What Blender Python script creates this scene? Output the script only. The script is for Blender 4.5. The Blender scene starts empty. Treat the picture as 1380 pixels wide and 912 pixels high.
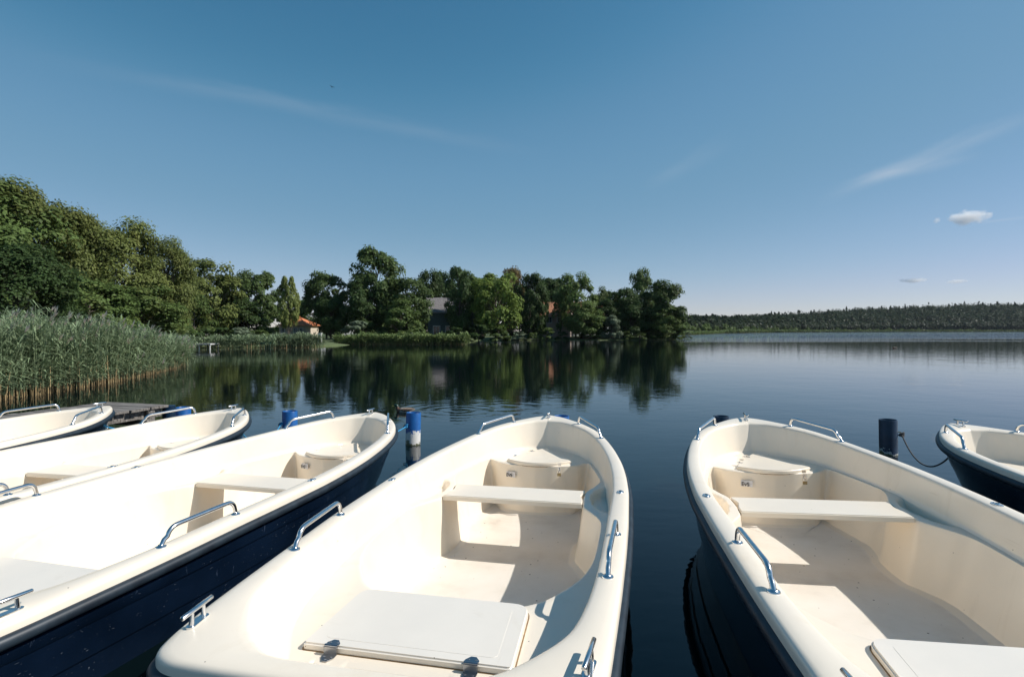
import bpy, bmesh, math, random
import numpy as np
from mathutils import Vector, Matrix, geometry
from math import pi, sin, cos, radians, sqrt
random.seed(7); np.random.seed(7)
sc = bpy.context.scene
COL = sc.collection
FP, CX0, HZ, CH = 741.0, 690.0, 445.2, 1.5      # focal length in photo pixels, centre column, horizon row, eye height (m)

# ------------------------------------------------------------------ helpers
def X_at(px, d): return (px - CX0) / FP * d
def Z_at(py, d): return CH + (HZ - py) / FP * d
def tag(o, label=None, cat=None, group=None, kind=None):
    if label: o['label'] = label
    if cat: o['category'] = cat
    if group: o['group'] = group
    if kind: o['kind'] = kind
    return o
def empty(name, loc=(0, 0, 0), rot=(0, 0, 0), scale=(1, 1, 1)):
    o = bpy.data.objects.new(name, None); COL.objects.link(o)
    o.location = loc; o.rotation_euler = rot; o.scale = scale; o.empty_display_size = .2
    return o
def obj(name, me, parent=None):
    o = bpy.data.objects.new(name, me); COL.objects.link(o)
    if parent: o.parent = parent
    return o
def copy_tree(o, parent=None):
    c = o.copy(); COL.objects.link(c); c.parent = parent
    for ch in list(o.children): copy_tree(ch, c)
    return c
class MB:
    def __init__(s): s.v = []; s.f = []; s.m = []
    def add(s, vs, fs, mi=0):
        b = len(s.v); s.v += [tuple(v) for v in vs]
        s.f += [tuple(b + i for i in f) for f in fs]; s.m += [mi] * len(fs)
    def box(s, c, d, rz=0, mi=0, M=None):
        x, y, z = d[0] / 2, d[1] / 2, d[2] / 2
        vs = [Vector((a * x, b * y, e * z)) for e in (-1, 1) for b in (-1, 1) for a in (-1, 1)]
        R = M if M is not None else Matrix.Rotation(rz, 3, 'Z')
        s.add([R @ v + Vector(c) for v in vs], [(0, 2, 3, 1), (4, 5, 7, 6), (0, 1, 5, 4), (2, 6, 7, 3), (0, 4, 6, 2), (1, 3, 7, 5)], mi)
    def tube(s, pts, rad, n=8, mi=0, caps=True):
        pts = [Vector(p) for p in pts]
        if not hasattr(rad, '__len__'): rad = [rad] * len(pts)
        vs = []; up = None
        for i, p in enumerate(pts):
            t = (pts[min(i + 1, len(pts) - 1)] - pts[max(i - 1, 0)]).normalized()
            if up is None:
                up = t.orthogonal().normalized()
            else:
                up = (up - t * up.dot(t))
                up = up.normalized() if up.length > 1e-6 else t.orthogonal().normalized()
            w = t.cross(up)
            for k in range(n):
                a = 2 * pi * k / n
                vs.append(p + (up * cos(a) + w * sin(a)) * rad[i])
        fs = []
        for i in range(len(pts) - 1):
            for k in range(n):
                k2 = (k + 1) % n
                fs.append((i * n + k, i * n + k2, (i + 1) * n + k2, (i + 1) * n + k))
        if caps:
            fs.append(tuple(range(n))[::-1]); fs.append(tuple(range((len(pts) - 1) * n, len(pts) * n)))
        s.add(vs, fs, mi)
    def lathe(s, prof, n=24, mi=0, c=(0, 0, 0)):
        vs = [(c[0] + r * cos(2 * pi * k / n), c[1] + r * sin(2 * pi * k / n), c[2] + z) for r, z in prof for k in range(n)]
        fs = [(i * n + k, i * n + (k + 1) % n, (i + 1) * n + (k + 1) % n, (i + 1) * n + k) for i in range(len(prof) - 1) for k in range(n)]
        s.add(vs, fs, mi)
    def mesh(s, name, mats, smooth=False, angle=40, fix=False):
        me = bpy.data.meshes.new(name); me.from_pydata(s.v, [], s.f)
        for m in (mats if isinstance(mats, (list, tuple)) else [mats]): me.materials.append(m)
        me.polygons.foreach_set('material_index', s.m)
        if smooth:
            me.polygons.foreach_set('use_smooth', [True] * len(s.f)); me.set_sharp_from_angle(angle=radians(angle))
        if fix:
            bm = bmesh.new(); bm.from_mesh(me); bmesh.ops.recalc_face_normals(bm, faces=bm.faces); bm.to_mesh(me); bm.free()
        me.update(); return me
    def build(s, name, mats, parent=None, **k): return obj(name, s.mesh(name, mats, **k), parent)

def pchip(tk, vk, t):
    tk = np.array(tk, float); vk = np.array(vk, float); h = np.diff(tk); dl = np.diff(vk) / h
    m = np.zeros(len(tk)); m[0] = dl[0]; m[-1] = dl[-1]
    for i in range(1, len(tk) - 1):
        if dl[i - 1] * dl[i] > 0:
            w1 = 2 * h[i] + h[i - 1]; w2 = h[i] + 2 * h[i - 1]
            m[i] = (w1 + w2) / (w1 / dl[i - 1] + w2 / dl[i])
    t = np.asarray(t, float); i = np.clip(np.searchsorted(tk, t, side='right') - 1, 0, len(tk) - 2)
    u = (t - tk[i]) / h[i]
    return ((2*u**3 - 3*u**2 + 1) * vk[i] + (u**3 - 2*u**2 + u) * h[i] * m[i] + (-2*u**3 + 3*u**2) * vk[i+1] + (u**3 - u**2) * h[i] * m[i+1])
def sstep(a, b, x):
    u = np.clip((np.asarray(x, float) - a) / (b - a), 0, 1); return u * u * (3 - 2 * u)

# ------------------------------------------------------------------ materials
def new_mat(name):
    m = bpy.data.materials.new(name); m.use_nodes = True; nt = m.node_tree
    return m, nt, nt.nodes['Principled BSDF']
def ND(nt, t, **k):
    n = nt.nodes.new(t)
    for a, b in k.items():
        if a == 'inp':
            for i, v in b.items(): n.inputs[i].default_value = v
        else: setattr(n, a, b)
    return n
def c4(c): return (c[0], c[1], c[2], 1)
def noise(nt, scale, detail=4, rough=.5, coord='Object', stretch=None, dist=0):
    tc = ND(nt, 'ShaderNodeTexCoord'); src = tc.outputs[coord]
    if stretch:
        mp = ND(nt, 'ShaderNodeMapping'); mp.inputs['Scale'].default_value = stretch
        nt.links.new(src, mp.inputs[0]); src = mp.outputs[0]
    n = ND(nt, 'ShaderNodeTexNoise', inp={'Scale': scale, 'Detail': detail, 'Roughness': rough, 'Distortion': dist})
    nt.links.new(src, n.inputs['Vector']); return n
def ramp(nt, src, stops, interp='LINEAR'):
    r = ND(nt, 'ShaderNodeValToRGB'); r.color_ramp.interpolation = interp
    e = r.color_ramp.elements
    while len(e) > 1: e.remove(e[-1])
    e[0].position = stops[0][0]; e[0].color = c4(stops[0][1])
    for p, c in stops[1:]:
        q = e.new(p); q.color = c4(c)
    nt.links.new(src, r.inputs[0]); return r
def bump(nt, b, src, strength, dist):
    n = ND(nt, 'ShaderNodeBump', inp={'Strength': strength, 'Distance': dist})
    nt.links.new(src, n.inputs['Height']); nt.links.new(n.outputs[0], b.inputs['Normal']); return n
def simple(name, c1, c2, scale=4, rough=.6, metal=0, spec=.5, bmp=0, bd=.01, detail=4, lo=.35, hi=.65, stretch=None):
    m, nt, b = new_mat(name)
    n = noise(nt, scale, detail, stretch=stretch)
    r = ramp(nt, n.outputs[0], [(lo, c1), (hi, c2)]); nt.links.new(r.outputs[0], b.inputs['Base Color'])
    b.inputs['Roughness'].default_value = rough; b.inputs['Metallic'].default_value = metal
    b.inputs['Specular IOR Level'].default_value = spec
    if bmp: bump(nt, b, n.outputs[0], bmp, bd)
    return m
def mixc(nt, a, b, f):
    m = ND(nt, 'ShaderNodeMix', data_type='RGBA')
    for s, k in ((f, 0), (a, 6), (b, 7)):
        if isinstance(s, (int, float)): m.inputs[k].default_value = s
        elif isinstance(s, tuple): m.inputs[k].default_value = c4(s)
        else: nt.links.new(s, m.inputs[k])
    return m.outputs[2]
def gelcoat(name, base, dirt, rough=.28, speck=.50):
    m, nt, b = new_mat(name)
    n1 = noise(nt, 1.7, 5, .6)
    r1 = ramp(nt, n1.outputs[0], [(.38, base), (.72, tuple(x * .93 for x in base))])
    # small specks of dirt, sparse, different on each boat
    oi = ND(nt, 'ShaderNodeObjectInfo'); tc = ND(nt, 'ShaderNodeTexCoord')
    ad = ND(nt, 'ShaderNodeVectorMath', operation='ADD'); cb = ND(nt, 'ShaderNodeCombineXYZ')
    mu = ND(nt, 'ShaderNodeMath', operation='MULTIPLY', inp={1: 37.0}); nt.links.new(oi.outputs['Random'], mu.inputs[0])
    for i in range(3): nt.links.new(mu.outputs[0], cb.inputs[i])
    nt.links.new(tc.outputs['Object'], ad.inputs[0]); nt.links.new(cb.outputs[0], ad.inputs[1])
    vo = ND(nt, 'ShaderNodeTexVoronoi', inp={'Scale': 16.0}); nt.links.new(ad.outputs[0], vo.inputs['Vector'])
    lt = ND(nt, 'ShaderNodeMath', operation='LESS_THAN', inp={1: .045}); nt.links.new(vo.outputs['Distance'], lt.inputs[0])
    sep = ND(nt, 'ShaderNodeSeparateColor'); nt.links.new(vo.outputs['Color'], sep.inputs[0])
    gt = ND(nt, 'ShaderNodeMath', operation='GREATER_THAN', inp={1: 1 - speck * .3}); nt.links.new(sep.outputs[0], gt.inputs[0])
    mm = ND(nt, 'ShaderNodeMath', operation='MULTIPLY'); nt.links.new(lt.outputs[0], mm.inputs[0]); nt.links.new(gt.outputs[0], mm.inputs[1])
    # faint water stains running down
    n2 = noise(nt, 5, 6, .65, stretch=(1, 1, .25), dist=.6)
    r2 = ramp(nt, n2.outputs[0], [(.56, (0, 0, 0)), (.78, (.35, .35, .35))])
    c = mixc(nt, r1.outputs[0], dirt, r2.outputs[0])
    c = mixc(nt, c, (.10, .07, .04), mm.outputs[0])
    n5 = noise(nt, 34, 3, .6, stretch=(.07, 1, 1), dist=.4); r5 = ramp(nt, n5.outputs[0], [(.66, (0, 0, 0)), (.72, (.30, .30, .30))])
    n6 = noise(nt, 2.2, 3); r6 = ramp(nt, n6.outputs[0], [(.5, (0, 0, 0)), (.62, (1, 1, 1))])
    mk = ND(nt, 'ShaderNodeMath', operation='MULTIPLY'); nt.links.new(r5.outputs[0], mk.inputs[0]); nt.links.new(r6.outputs[0], mk.inputs[1])
    c = mixc(nt, c, dirt, mk.outputs[0])
    nt.links.new(c, b.inputs['Base Color'])
    rr = ramp(nt, n2.outputs[0], [(.3, (rough,) * 3), (.8, (rough + .25,) * 3)]); nt.links.new(rr.outputs[0], b.inputs['Roughness'])
    b.inputs['Coat Weight'].default_value = .3; b.inputs['Coat Roughness'].default_value = .12
    n3 = noise(nt, 9, 2); bump(nt, b, n3.outputs[0], .05, .01)
    return m
M = {}
M['gel'] = gelcoat('cream_gelcoat', (.88, .775, .63), (.66, .54, .38))
M['gel_lid'] = gelcoat('lid_gelcoat', (.82, .755, .66), (.62, .54, .43), .42, .35)
# non-skid floor
m, nt, b = new_mat('nonskid_floor')
n = noise(nt, 3.2, 6, .6); r = ramp(nt, n.outputs[0], [(.2, (.58, .50, .41)), (.38, (.74, .66, .56)), (.5, (.79, .715, .615)), (.75, (.83, .76, .67))])
v = ND(nt, 'ShaderNodeTexVoronoi', inp={'Scale': 13.0}); tc = ND(nt, 'ShaderNodeTexCoord'); nt.links.new(tc.outputs['Object'], v.inputs['Vector'])
lt = ND(nt, 'ShaderNodeMath', operation='LESS_THAN', inp={1: .07}); nt.links.new(v.outputs['Distance'], lt.inputs[0])
nt.links.new(mixc(nt, r.outputs[0], (.16, .12, .08), lt.outputs[0]), b.inputs['Base Color'])
ck = ND(nt, 'ShaderNodeTexVoronoi', inp={'Scale': 150.0, 'Randomness': 0.0}); nt.links.new(tc.outputs['Object'], ck.inputs['Vector'])
bump(nt, b, ck.outputs['Distance'], .6, .003); b.inputs['Roughness'].default_value = .5; M['floor'] = m
# navy hull with scratches and salt marks
m, nt, b = new_mat('navy_hull')
n1 = noise(nt, 3, 5); r1 = ramp(nt, n1.outputs[0], [(.35, (.002, .006, .015)), (.7, (.004, .011, .027))])
n2 = noise(nt, 26, 3, .8, stretch=(1, 1, .16)); r2 = ramp(nt, n2.outputs[0], [(.66, (0, 0, 0)), (.80, (.30, .30, .30))])
n4 = noise(nt, 60, 2, .9, stretch=(.25, .25, 1), dist=2); r4 = ramp(nt, n4.outputs[0], [(.70, (0, 0, 0)), (.76, (.6, .6, .6))])
c = mixc(nt, r1.outputs[0], (.16, .22, .32), r2.outputs[0]); c = mixc(nt, c, (.30, .34, .38), r4.outputs[0])
nt.links.new(c, b.inputs['Base Color']); b.inputs['Roughness'].default_value = .22
n3 = noise(nt, 2.5, 2); bump(nt, b, n3.outputs[0], .25, .01); M['hull'] = m
M['rubber'] = simple('rub_rail_rubber', (.008, .014, .022), (.018, .030, .042), 14, .5, bmp=.15, bd=.004)
M['steel'] = simple('stainless_steel', (.72, .71, .70), (.82, .81, .80), 30, .20, 1)
M['hinge'] = simple('hinge_steel', (.30, .31, .33), (.38, .39, .41), 8, .3, 1)
M['dark'] = simple('dark_socket', (.01, .01, .01), (.03, .025, .02), 30, .5)
M['brass'] = simple('aged_brass', (.30, .22, .10), (.45, .36, .2), 40, .35, .9)
M['gap_brown'] = simple('brown_gap_line', (.16, .09, .03), (.35, .22, .10), 30, .7)
M['plate'] = simple('white_sticker', (.68, .66, .66), (.76, .74, .74), 30, .4)
M['ink'] = simple('black_ink', (.03, .03, .03), (.06, .055, .05), 30, .5)
M['rope_blue'] = simple('blue_rope', (.02, .22, .48), (.05, .36, .62), 80, .8, bmp=.8, bd=.003)
M['rope_dark'] = simple('dark_rope', (.03, .035, .045), (.10, .09, .075), 80, .85, bmp=.8, bd=.003)
def post_mat(name, wz, c1=(.006, .075, .26), c2=(.012, .13, .40)):
    m, nt, b = new_mat(name)
    n = noise(nt, 7, 6, .7); tc = ND(nt, 'ShaderNodeTexCoord'); sp = ND(nt, 'ShaderNodeSeparateXYZ'); nt.links.new(tc.outputs['Object'], sp.inputs[0])
    mm = ND(nt, 'ShaderNodeMath', operation='MULTIPLY_ADD', inp={1: .34, 2: -.17}); nt.links.new(n.outputs[0], mm.inputs[0])
    ad = ND(nt, 'ShaderNodeMath', operation='ADD'); nt.links.new(sp.outputs[2], ad.inputs[0]); nt.links.new(mm.outputs[0], ad.inputs[1])
    blue = ramp(nt, n.outputs[0], [(.35, c1), (.7, c2)])
    wr = ramp(nt, ad.outputs[0], [(wz - .004, (1, 1, 1)), (wz + .004, (0, 0, 0))])
    gr = ramp(nt, ad.outputs[0], [(.015, (1, 1, 1)), (.04, (0, 0, 0))])
    c = mixc(nt, blue.outputs[0], (.62, .60, .56), wr.outputs[0]); c = mixc(nt, c, (.09, .09, .04), gr.outputs[0])
    nt.links.new(c, b.inputs['Base Color']); b.inputs['Roughness'].default_value = .35; bump(nt, b, n.outputs[0], .2, .01)
    return m
M['post_a'] = post_mat('blue_post_white_foot', .155)
M['post_shaded'] = post_mat('shaded_blue_post', .045, (.002, .014, .035), (.004, .028, .07))  # darker copy of the post blue, with the shaded side put into the colour
M['wood'] = simple('weathered_wood', (.07, .06, .05), (.27, .245, .22), 3, .85, bmp=.6, bd=.02, stretch=(14, 1.2, 6), lo=.3, hi=.7)
M['wood_w'] = simple('white_wood', (.45, .45, .43), (.62, .62, .6), 3, .7)
M['wood_g'] = simple('green_wood', (.03, .12, .09), (.06, .17, .12), 3, .7)
M['bark'] = simple('bark', (.045, .036, .028), (.14, .115, .09), 6, .9, bmp=.8, bd=.03, stretch=(3, 3, .6))
M['soil'] = simple('bank_soil', (.05, .07, .025), (.11, .14, .05), .6, .95, bmp=.5, bd=.1, detail=8)

def leaf_mat(name, base, var=.35, trans=.42, warm=(.22, .17, .05), wamt=.25):
    m, nt, b = new_mat(name)
    tc = ND(nt, 'ShaderNodeTexCoord'); g = ND(nt, 'ShaderNodeNewGeometry'); oi = ND(nt, 'ShaderNodeObjectInfo')
    r1 = ramp(nt, g.outputs['Random Per Island'], [(0, tuple(x * (1 - var) for x in base)), (1, tuple(x * (1 + var) for x in base))])
    n = noise(nt, 5, 3, .6); r2 = ramp(nt, n.outputs[0], [(.52, (0, 0, 0)), (.72, (wamt,) * 3)])
    c = mixc(nt, r1.outputs[0], warm, r2.outputs[0])
    hs = ND(nt, 'ShaderNodeHueSaturation'); 
    mr = ND(nt, 'ShaderNodeMapRange', inp={3: 1.0, 4: 1.42}); nt.links.new(oi.outputs['Random'], mr.inputs[0]); nt.links.new(mr.outputs[0], hs.inputs['Value'])
    nt.links.new(c, hs.inputs['Color'])
    nt.links.new(hs.outputs[0], b.inputs['Base Color']); b.inputs['Roughness'].default_value = .5; b.inputs['Specular IOR Level'].default_value = .12
    t = ND(nt, 'ShaderNodeBsdfTranslucent'); nt.links.new(hs.outputs[0], t.inputs[0])
    mx = ND(nt, 'ShaderNodeMixShader', inp={0: trans}); nt.links.new(b.outputs[0], mx.inputs[1]); nt.links.new(t.outputs[0], mx.inputs[2])
    nt.links.new(mx.outputs[0], nt.nodes['Material Output'].inputs[0]); return m
M['l_olive'] = leaf_mat('leaf_olive', (.145, .172, .052), warm=(.21, .20, .06), wamt=.5)
M['l_green'] = leaf_mat('leaf_green', (.10, .145, .045))
M['l_dark'] = leaf_mat('leaf_dark', (.050, .082, .028), wamt=.1)
M['l_blue'] = leaf_mat('leaf_bluegreen', (.085, .125, .042), wamt=.12)
M['l_bright'] = leaf_mat('leaf_bright', (.16, .22, .05), wamt=.2)
M['l_brown'] = leaf_mat('leaf_brownish', (.15, .12, .05), warm=(.25, .13, .05), wamt=.5)
M['l_silver'] = leaf_mat('leaf_silver', (.16, .20, .13), warm=(.24, .26, .15), wamt=.4)
M['l_wood'] = leaf_mat('leaf_wood', (.030, .047, .022), .08, wamt=.15)
M['reed'] = leaf_mat('reed_leaf', (.17, .22, .125), .35, .3, warm=(.24, .24, .12), wamt=.4)
M['reed_stem'] = leaf_mat('reed_stem', (.34, .25, .13), .45, .1, warm=(.42, .26, .14), wamt=.6)
M['plume'] = leaf_mat('reed_plume', (.60, .50, .42), .2, .55)
M['reed_far'] = leaf_mat('reed_far', (.15, .20, .075), .25, .3)

# water
m, nt, b = new_mat('lake_water')
b.inputs['Base Color'].default_value = (.002, .006, .007, 1); b.inputs['IOR'].default_value = 1.333
b.inputs['Roughness'].default_value = .015; b.inputs['Specular IOR Level'].default_value = .5
tc = ND(nt, 'ShaderNodeTexCoord')
def wn(scale, detail=3, st=(1, 1, 1), rough=.55):
    mp = ND(nt, 'ShaderNodeMapping'); mp.inputs['Scale'].default_value = st; nt.links.new(tc.outputs['Object'], mp.inputs[0])
    n = ND(nt, 'ShaderNodeTexNoise', inp={'Scale': scale, 'Detail': detail, 'Roughness': rough}); nt.links.new(mp.outputs[0], n.inputs['Vector']); return n.outputs[0]
def math2(op, a, bb, c=None):
    n = ND(nt, 'ShaderNodeMath', operation=op)
    for i, s in enumerate((a, bb) if c is None else (a, bb, c)):
        if isinstance(s, (int, float)): n.inputs[i].default_value = s
        else: nt.links.new(s, n.inputs[i])
    return n.outputs[0]
sp = ND(nt, 'ShaderNodeSeparateXYZ'); nt.links.new(tc.outputs['Object'], sp.inputs[0])
w1 = wn(.55, 2); w2 = wn(2.6, 3, (1, 1.6, 1)); w3 = wn(7, 2, (1, 1.5, 1))
patch = ramp(nt, wn(.022, 2, (.35, 1.6, 1)), [(.46, (0, 0, 0)), (.62, (1, 1, 1))]).outputs[0]
far = ND(nt, 'ShaderNodeMapRange', inp={1: 60, 2: 130}); nt.links.new(sp.outputs[1], far.inputs[0])
ruf = math2('MULTIPLY', patch, far.outputs[0])
ba = ND(nt, 'ShaderNodeMapRange', interpolation_type='SMOOTHSTEP', inp={1: 112, 2: 150}); bb = ND(nt, 'ShaderNodeMapRange', interpolation_type='SMOOTHSTEP', inp={1: 20, 2: 45})
jit = math2('MULTIPLY_ADD', wn(.02, 3, (.3, 2, 1)), 60, sp.outputs[1]); nt.links.new(jit, ba.inputs[0]); nt.links.new(sp.outputs[0], bb.inputs[0])
ruf = math2('MAXIMUM', ruf, math2('MULTIPLY', ba.outputs[0], bb.outputs[0]))   # wind-ruffled strip off the far shore
# ripple rings that spread behind the duck
def rings(cx, cy, wl, rad):
    dx = math2('SUBTRACT', sp.outputs[0], cx); dy = math2('SUBTRACT', sp.outputs[1], cy)
    rr = math2('SQRT', math2('ADD', math2('MULTIPLY', dx, dx), math2('MULTIPLY', dy, dy)), 0)
    s = math2('SINE', math2('MULTIPLY', rr, 2 * pi / wl), 0)
    f = ND(nt, 'ShaderNodeMapRange', inp={1: 0, 2: rad, 3: 1, 4: 0}); nt.links.new(rr, f.inputs[0])
    return math2('MULTIPLY', s, f.outputs[0])
duckring = math2('ADD', rings(-1.0, 10.3, .30, 2.0), rings(-.1, 10.6, .42, 1.6))
h = math2('MULTIPLY', w1, .012)
h = math2('ADD', h, math2('MULTIPLY', w2, .0042)); h = math2('ADD', h, math2('MULTIPLY', w3, .0014))
h = math2('ADD', h, math2('MULTIPLY', math2('MULTIPLY', w2, ruf), .16))
h = math2('ADD', h, math2('MULTIPLY', math2('MULTIPLY', duckring, w2), .0028))
bn = ND(nt, 'ShaderNodeBump', inp={'Strength': .5, 'Distance': 1.0}); nt.links.new(h, bn.inputs['Height']); nt.links.new(bn.outputs[0], b.inputs['Normal'])
M['water'] = m

# ------------------------------------------------------------------ boat
ST = [i for i in range(19)]
OUT = [(.60,0),(.60,.34),(.607,.60),(.66,.715),(.82,.752),(1.06,.768),(1.44,.787),(1.9,.803),(2.2,.808),(2.59,.808),(2.9,.796),(3.25,.765),(3.65,.702),(4.05,.608),(4.3,.515),(4.505,.390),(4.665,.255),(4.795,.118),(4.865,0)]
INN = [(.70,0),(.70,.20),(.712,.32),(.765,.415),(.87,.515),(1.06,.622),(1.42,.672),(1.9,.692),(2.2,.698),(2.59,.706),(2.9,.697),(3.25,.668),(3.65,.608),(4.03,.518),(4.25,.432),(4.41,.328),(4.525,.212),(4.595,.105),(4.625,0)]
UPP = [(.735,0),(.735,.20),(.76,.30),(.86,.375),(1.00,.452),(1.17,.545),(1.47,.625),(1.9,.660),(2.2,.667),(2.59,.676),(2.9,.667),(3.25,.638),(3.62,.583),(3.98,.497),(4.18,.415),(4.33,.318),(4.44,.21),(4.495,.105),(4.51,0)]
LED = [(0,1.50,0),(1,1.50,.12),(2,1.50,.22),(3,1.505,.31),(4,1.56,.41),(5,1.68,.505),(6,1.86,.595),(7,2.05,.632),(7.8,2.25,.640),(8.4,2.44,.642),(8.8,2.55,.638),(9.2,2.65,.612),(9.6,2.76,.555),(10,2.87,.502),(10.5,3.02,.492),(10.9,3.17,.498),(11.25,3.32,.552),(11.6,3.46,.585),(12,3.58,.565),(13,3.91,.485),(13.6,4.005,.462),(14,4.025,.440),(15,3.955,.36),(16,3.90,.25),(17,3.87,.13),(18,3.86,0)]
DFL = [(0,.02,0),(4,.02,-.01),(6,.01,-.07),(8.4,0,-.08),(9.2,.03,-.07),(10,.03,-.06),(10.9,0,-.055),(11.6,0,-.08),(12.6,-.01,-.07),(13.5,-.02,-.05),(14,-.02,-.045),(15,-.02,-.02),(16,-.02,-.005),(18,-.02,0)]
T = np.concatenate([np.arange(0, 3, .08), np.arange(3, 8, .1), np.arange(8, 12, .06), np.arange(12, 18.001, .1)]); T[-1] = 18
def ring(pts): 
    tk = ST; return pchip(tk, [p[0] for p in pts], T), pchip(tk, [p[1] for p in pts], T)
ox, oy = ring(OUT); ix, iy = ring(INN); ux, uy = ring(UPP)
lt_ = [p[0] for p in LED]; lx = pchip(lt_, [p[1] for p in LED], T); ly = pchip(lt_, [p[2] for p in LED], T)
dk = [p[0] for p in DFL]; fx = lx + pchip(dk, [p[1] for p in DFL], T); fy = np.maximum(0, ly + pchip(dk, [p[2] for p in DFL], T))
def zg(x): return pchip([.6,.82,1.44,1.9,2.59,3.2,4.05,4.5,4.86],[.457,.464,.475,.487,.496,.511,.545,.585,.620], x)
def zled(x): return pchip([.6,1.5,2.1,2.9,3.4,4.6],[.284,.286,.305,.314,.322,.328], x)
ZF = -.09
def loft(mb, rings, mi_of=None):
    """rings: list of (x,y,z) arrays on the port side (y>=0), mirrored to a closed hull-shaped ring"""
    n = len(T); N = 2 * n - 2
    for k, (x, y, z) in enumerate(rings):
        pass
    vs = []
    for x, y, z in rings:
        z = np.broadcast_to(z, x.shape)
        vs += [(x[i], y[i], z[i]) for i in range(n)]
        vs += [(x[i], -y[i], z[i]) for i in range(n - 2, 0, -1)]
    fs = []; ms = []
    for k in range(len(rings) - 1):
        for i in range(N):
            j = (i + 1) % N
            fs.append((k * N + i, (k + 1) * N + i, (k + 1) * N + j, k * N + j)); ms.append(mi_of(k) if mi_of else 0)
    b0 = len(mb.v); mb.v += vs; mb.f += [tuple(b0 + a for a in f) for f in fs]; mb.m += ms
def lerp(a, b, f): return a + (b - a) * f

def make_boat():
    root = empty('rowing_boat')
    # --- deck moulding: gunwale, inner walls, seats, side tanks, floor
    R = []; go = zg(ox); gi = zg(ix)
    R.append((ox - 0 * ox, oy, go - .056))
    for f, dz in ((0, -.05), (0, -.028), (.02, -.014), (.07, -.005), (.16, 0), (.35, .004), (.6, .004), (.82, .001), (.92, -.003), (.98, -.010), (1.0, -.022)):
        R.append((lerp(ox, ix, f), lerp(oy, iy, f), lerp(go, gi, f) + dz))
    zu = zled(ux)
    for f, g in ((.25, .30), (.6, .62), (.85, .86), (.95, .95)):
        R.append((lerp(ix, ux, f * .8), lerp(iy, uy, f * .8), lerp(gi - .022, zu + .004, g)))
    R.append((lerp(ix, ux, .93), lerp(iy, uy, .93), zu + .006))
    for g in (0, .015, .06, .12, .18, .222, .243, .257, .28, .34, .42, .5, .58, .66, .74, .82, .9, .95, .98, 1.0):
        x = lerp(ux, lx, g); y = lerp(uy, ly, g); z = zled(x)
        edge = {.98: -.002, 1.0: -.008}.get(g, 0)
        # outboard well in the stern
        wl = (1 - sstep(.926, .934, x)) * (1 - sstep(.325, .345, y)) * (0 if g == 0 else 1)
        z = z - .17 * wl
        # oar rest hollow pressed into each side tank
        q = ((x - 3.03) / .27) ** 2 + ((uy - y + .005) / .125) ** 2
        hol = (1 - sstep(.62, .95, q)) * (T > 8.8) * (T < 11.6)
        z = z - .055 * hol + edge
        R.append((x, y, z))
    nl = len(R)
    zl = zled(lx)
    for f, g in ((.03, .06), (.2, .25), (.5, .6), (.8, .84), (.92, .93), (1.0, .975)):
        R.append((lerp(lx, fx, f), lerp(ly, fy, f), lerp(zl - .008, ZF, g)))
    cx = np.clip(fx, 1.9, 3.5)
    for f in (.035, .09):
        R.append((lerp(fx, cx, f), lerp(fy, 0, f), ZF + (.004 if f < .05 else 0) + 0 * fx))
    nf = len(R)
    for f in (.12, .4, .7, 1.0):
        R.append((lerp(fx, cx, f), lerp(fy, 0, f), ZF + (-.004 if f < .2 else -.004) + 0 * fx))
    mb = MB(); loft(mb, R, lambda k: 1 if k >= nf - 1 else 0)
    mb.build('deck_moulding', [M['gel'], M['floor']], root, smooth=True, angle=48)
    # --- hull
    R = []
    def hr(z, xs, xe, yf, fine, dy=0):
        x = xs + (ox - .6) * (xe - xs) / 4.26
        y = oy * yf * (1 - fine * sstep(3.3, 4.8, ox)) + dy
        y = np.where(oy < 1e-6, 0, y)
        zz = z(ox) if callable(z) else z + 0 * ox
        R.append((x, y, zz))
    hr(lambda q: zg(q) - .052, .604, 4.852, .995, 0)
    hr(lambda q: zg(q) - .115, .61, 4.83, .987, .02)
    hr(lambda q: .30 + .25 * (zg(q) - .457), .62, 4.765, .974, .06)
    hr(lambda q: .288 + .25 * (zg(q) - .457), .622, 4.755, .962, .06)
    hr(.15, .64, 4.67, .940, .13)
    hr(.138, .642, 4.66, .928, .13)
    hr(.0, .67, 4.56, .905, .19)
    W = R[-1]
    hr(-.10, .69, 4.56, .90, .15); hr(-.17, .72, 4.50, .87, .2); hr(-.24, .80, 4.1, .4, .5); hr(-.245, .9, 3.9, .0, .5)
    mb = MB(); loft(mb, R)
    mb.build('hull', M['hull'], root, smooth=True, angle=28)
    # --- rubber rub rail, D profile
    dxo = np.gradient(ox); dyo = np.gradient(oy); L = np.hypot(dxo, dyo); nx = dyo / L; ny = -dxo / L; nx[0] = -1; ny[0] = 0; nx[-1] = 1; ny[-1] = 0
    s = np.sign(nx * 0 + 1)
    # outward normal on the port side points to +y amidships
    flip = np.where((nx * (ox - 2.7) / 2.2 + ny * oy / .8) < 0, -1, 1); nx = nx * flip; ny = ny * flip
    R = []
    for k in range(13):
        a = -pi / 2 + pi * k / 12 if k < 12 else pi / 2
        o = .030 * max(0, cos(a)) ** .7 - .004; dz = .026 * sin(a)
        R.append((ox + nx * o, np.where(oy < 1e-6, 0, oy + ny * o), go - .074 + dz))
    mb = MB(); loft(mb, R[::-1])
    mb.build('rub_rail', M['rubber'], root, smooth=True, angle=60)
    # --- thwart
    bm = bmesh.new(); n = 14; loop = []
    def end(s):
        o = []
        for i in range(n + 1):
            u = i / n; x = 2.874 + .305 * u; y = .495 - .020 * math.exp(-((u - .60) / .22) ** 2)
            o.append((x, y * s))
        return o
    lp = end(1) + end(-1)[::-1]
    f = bm.faces.new([bm.verts.new((x, y, .292)) for x, y in lp])
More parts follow.
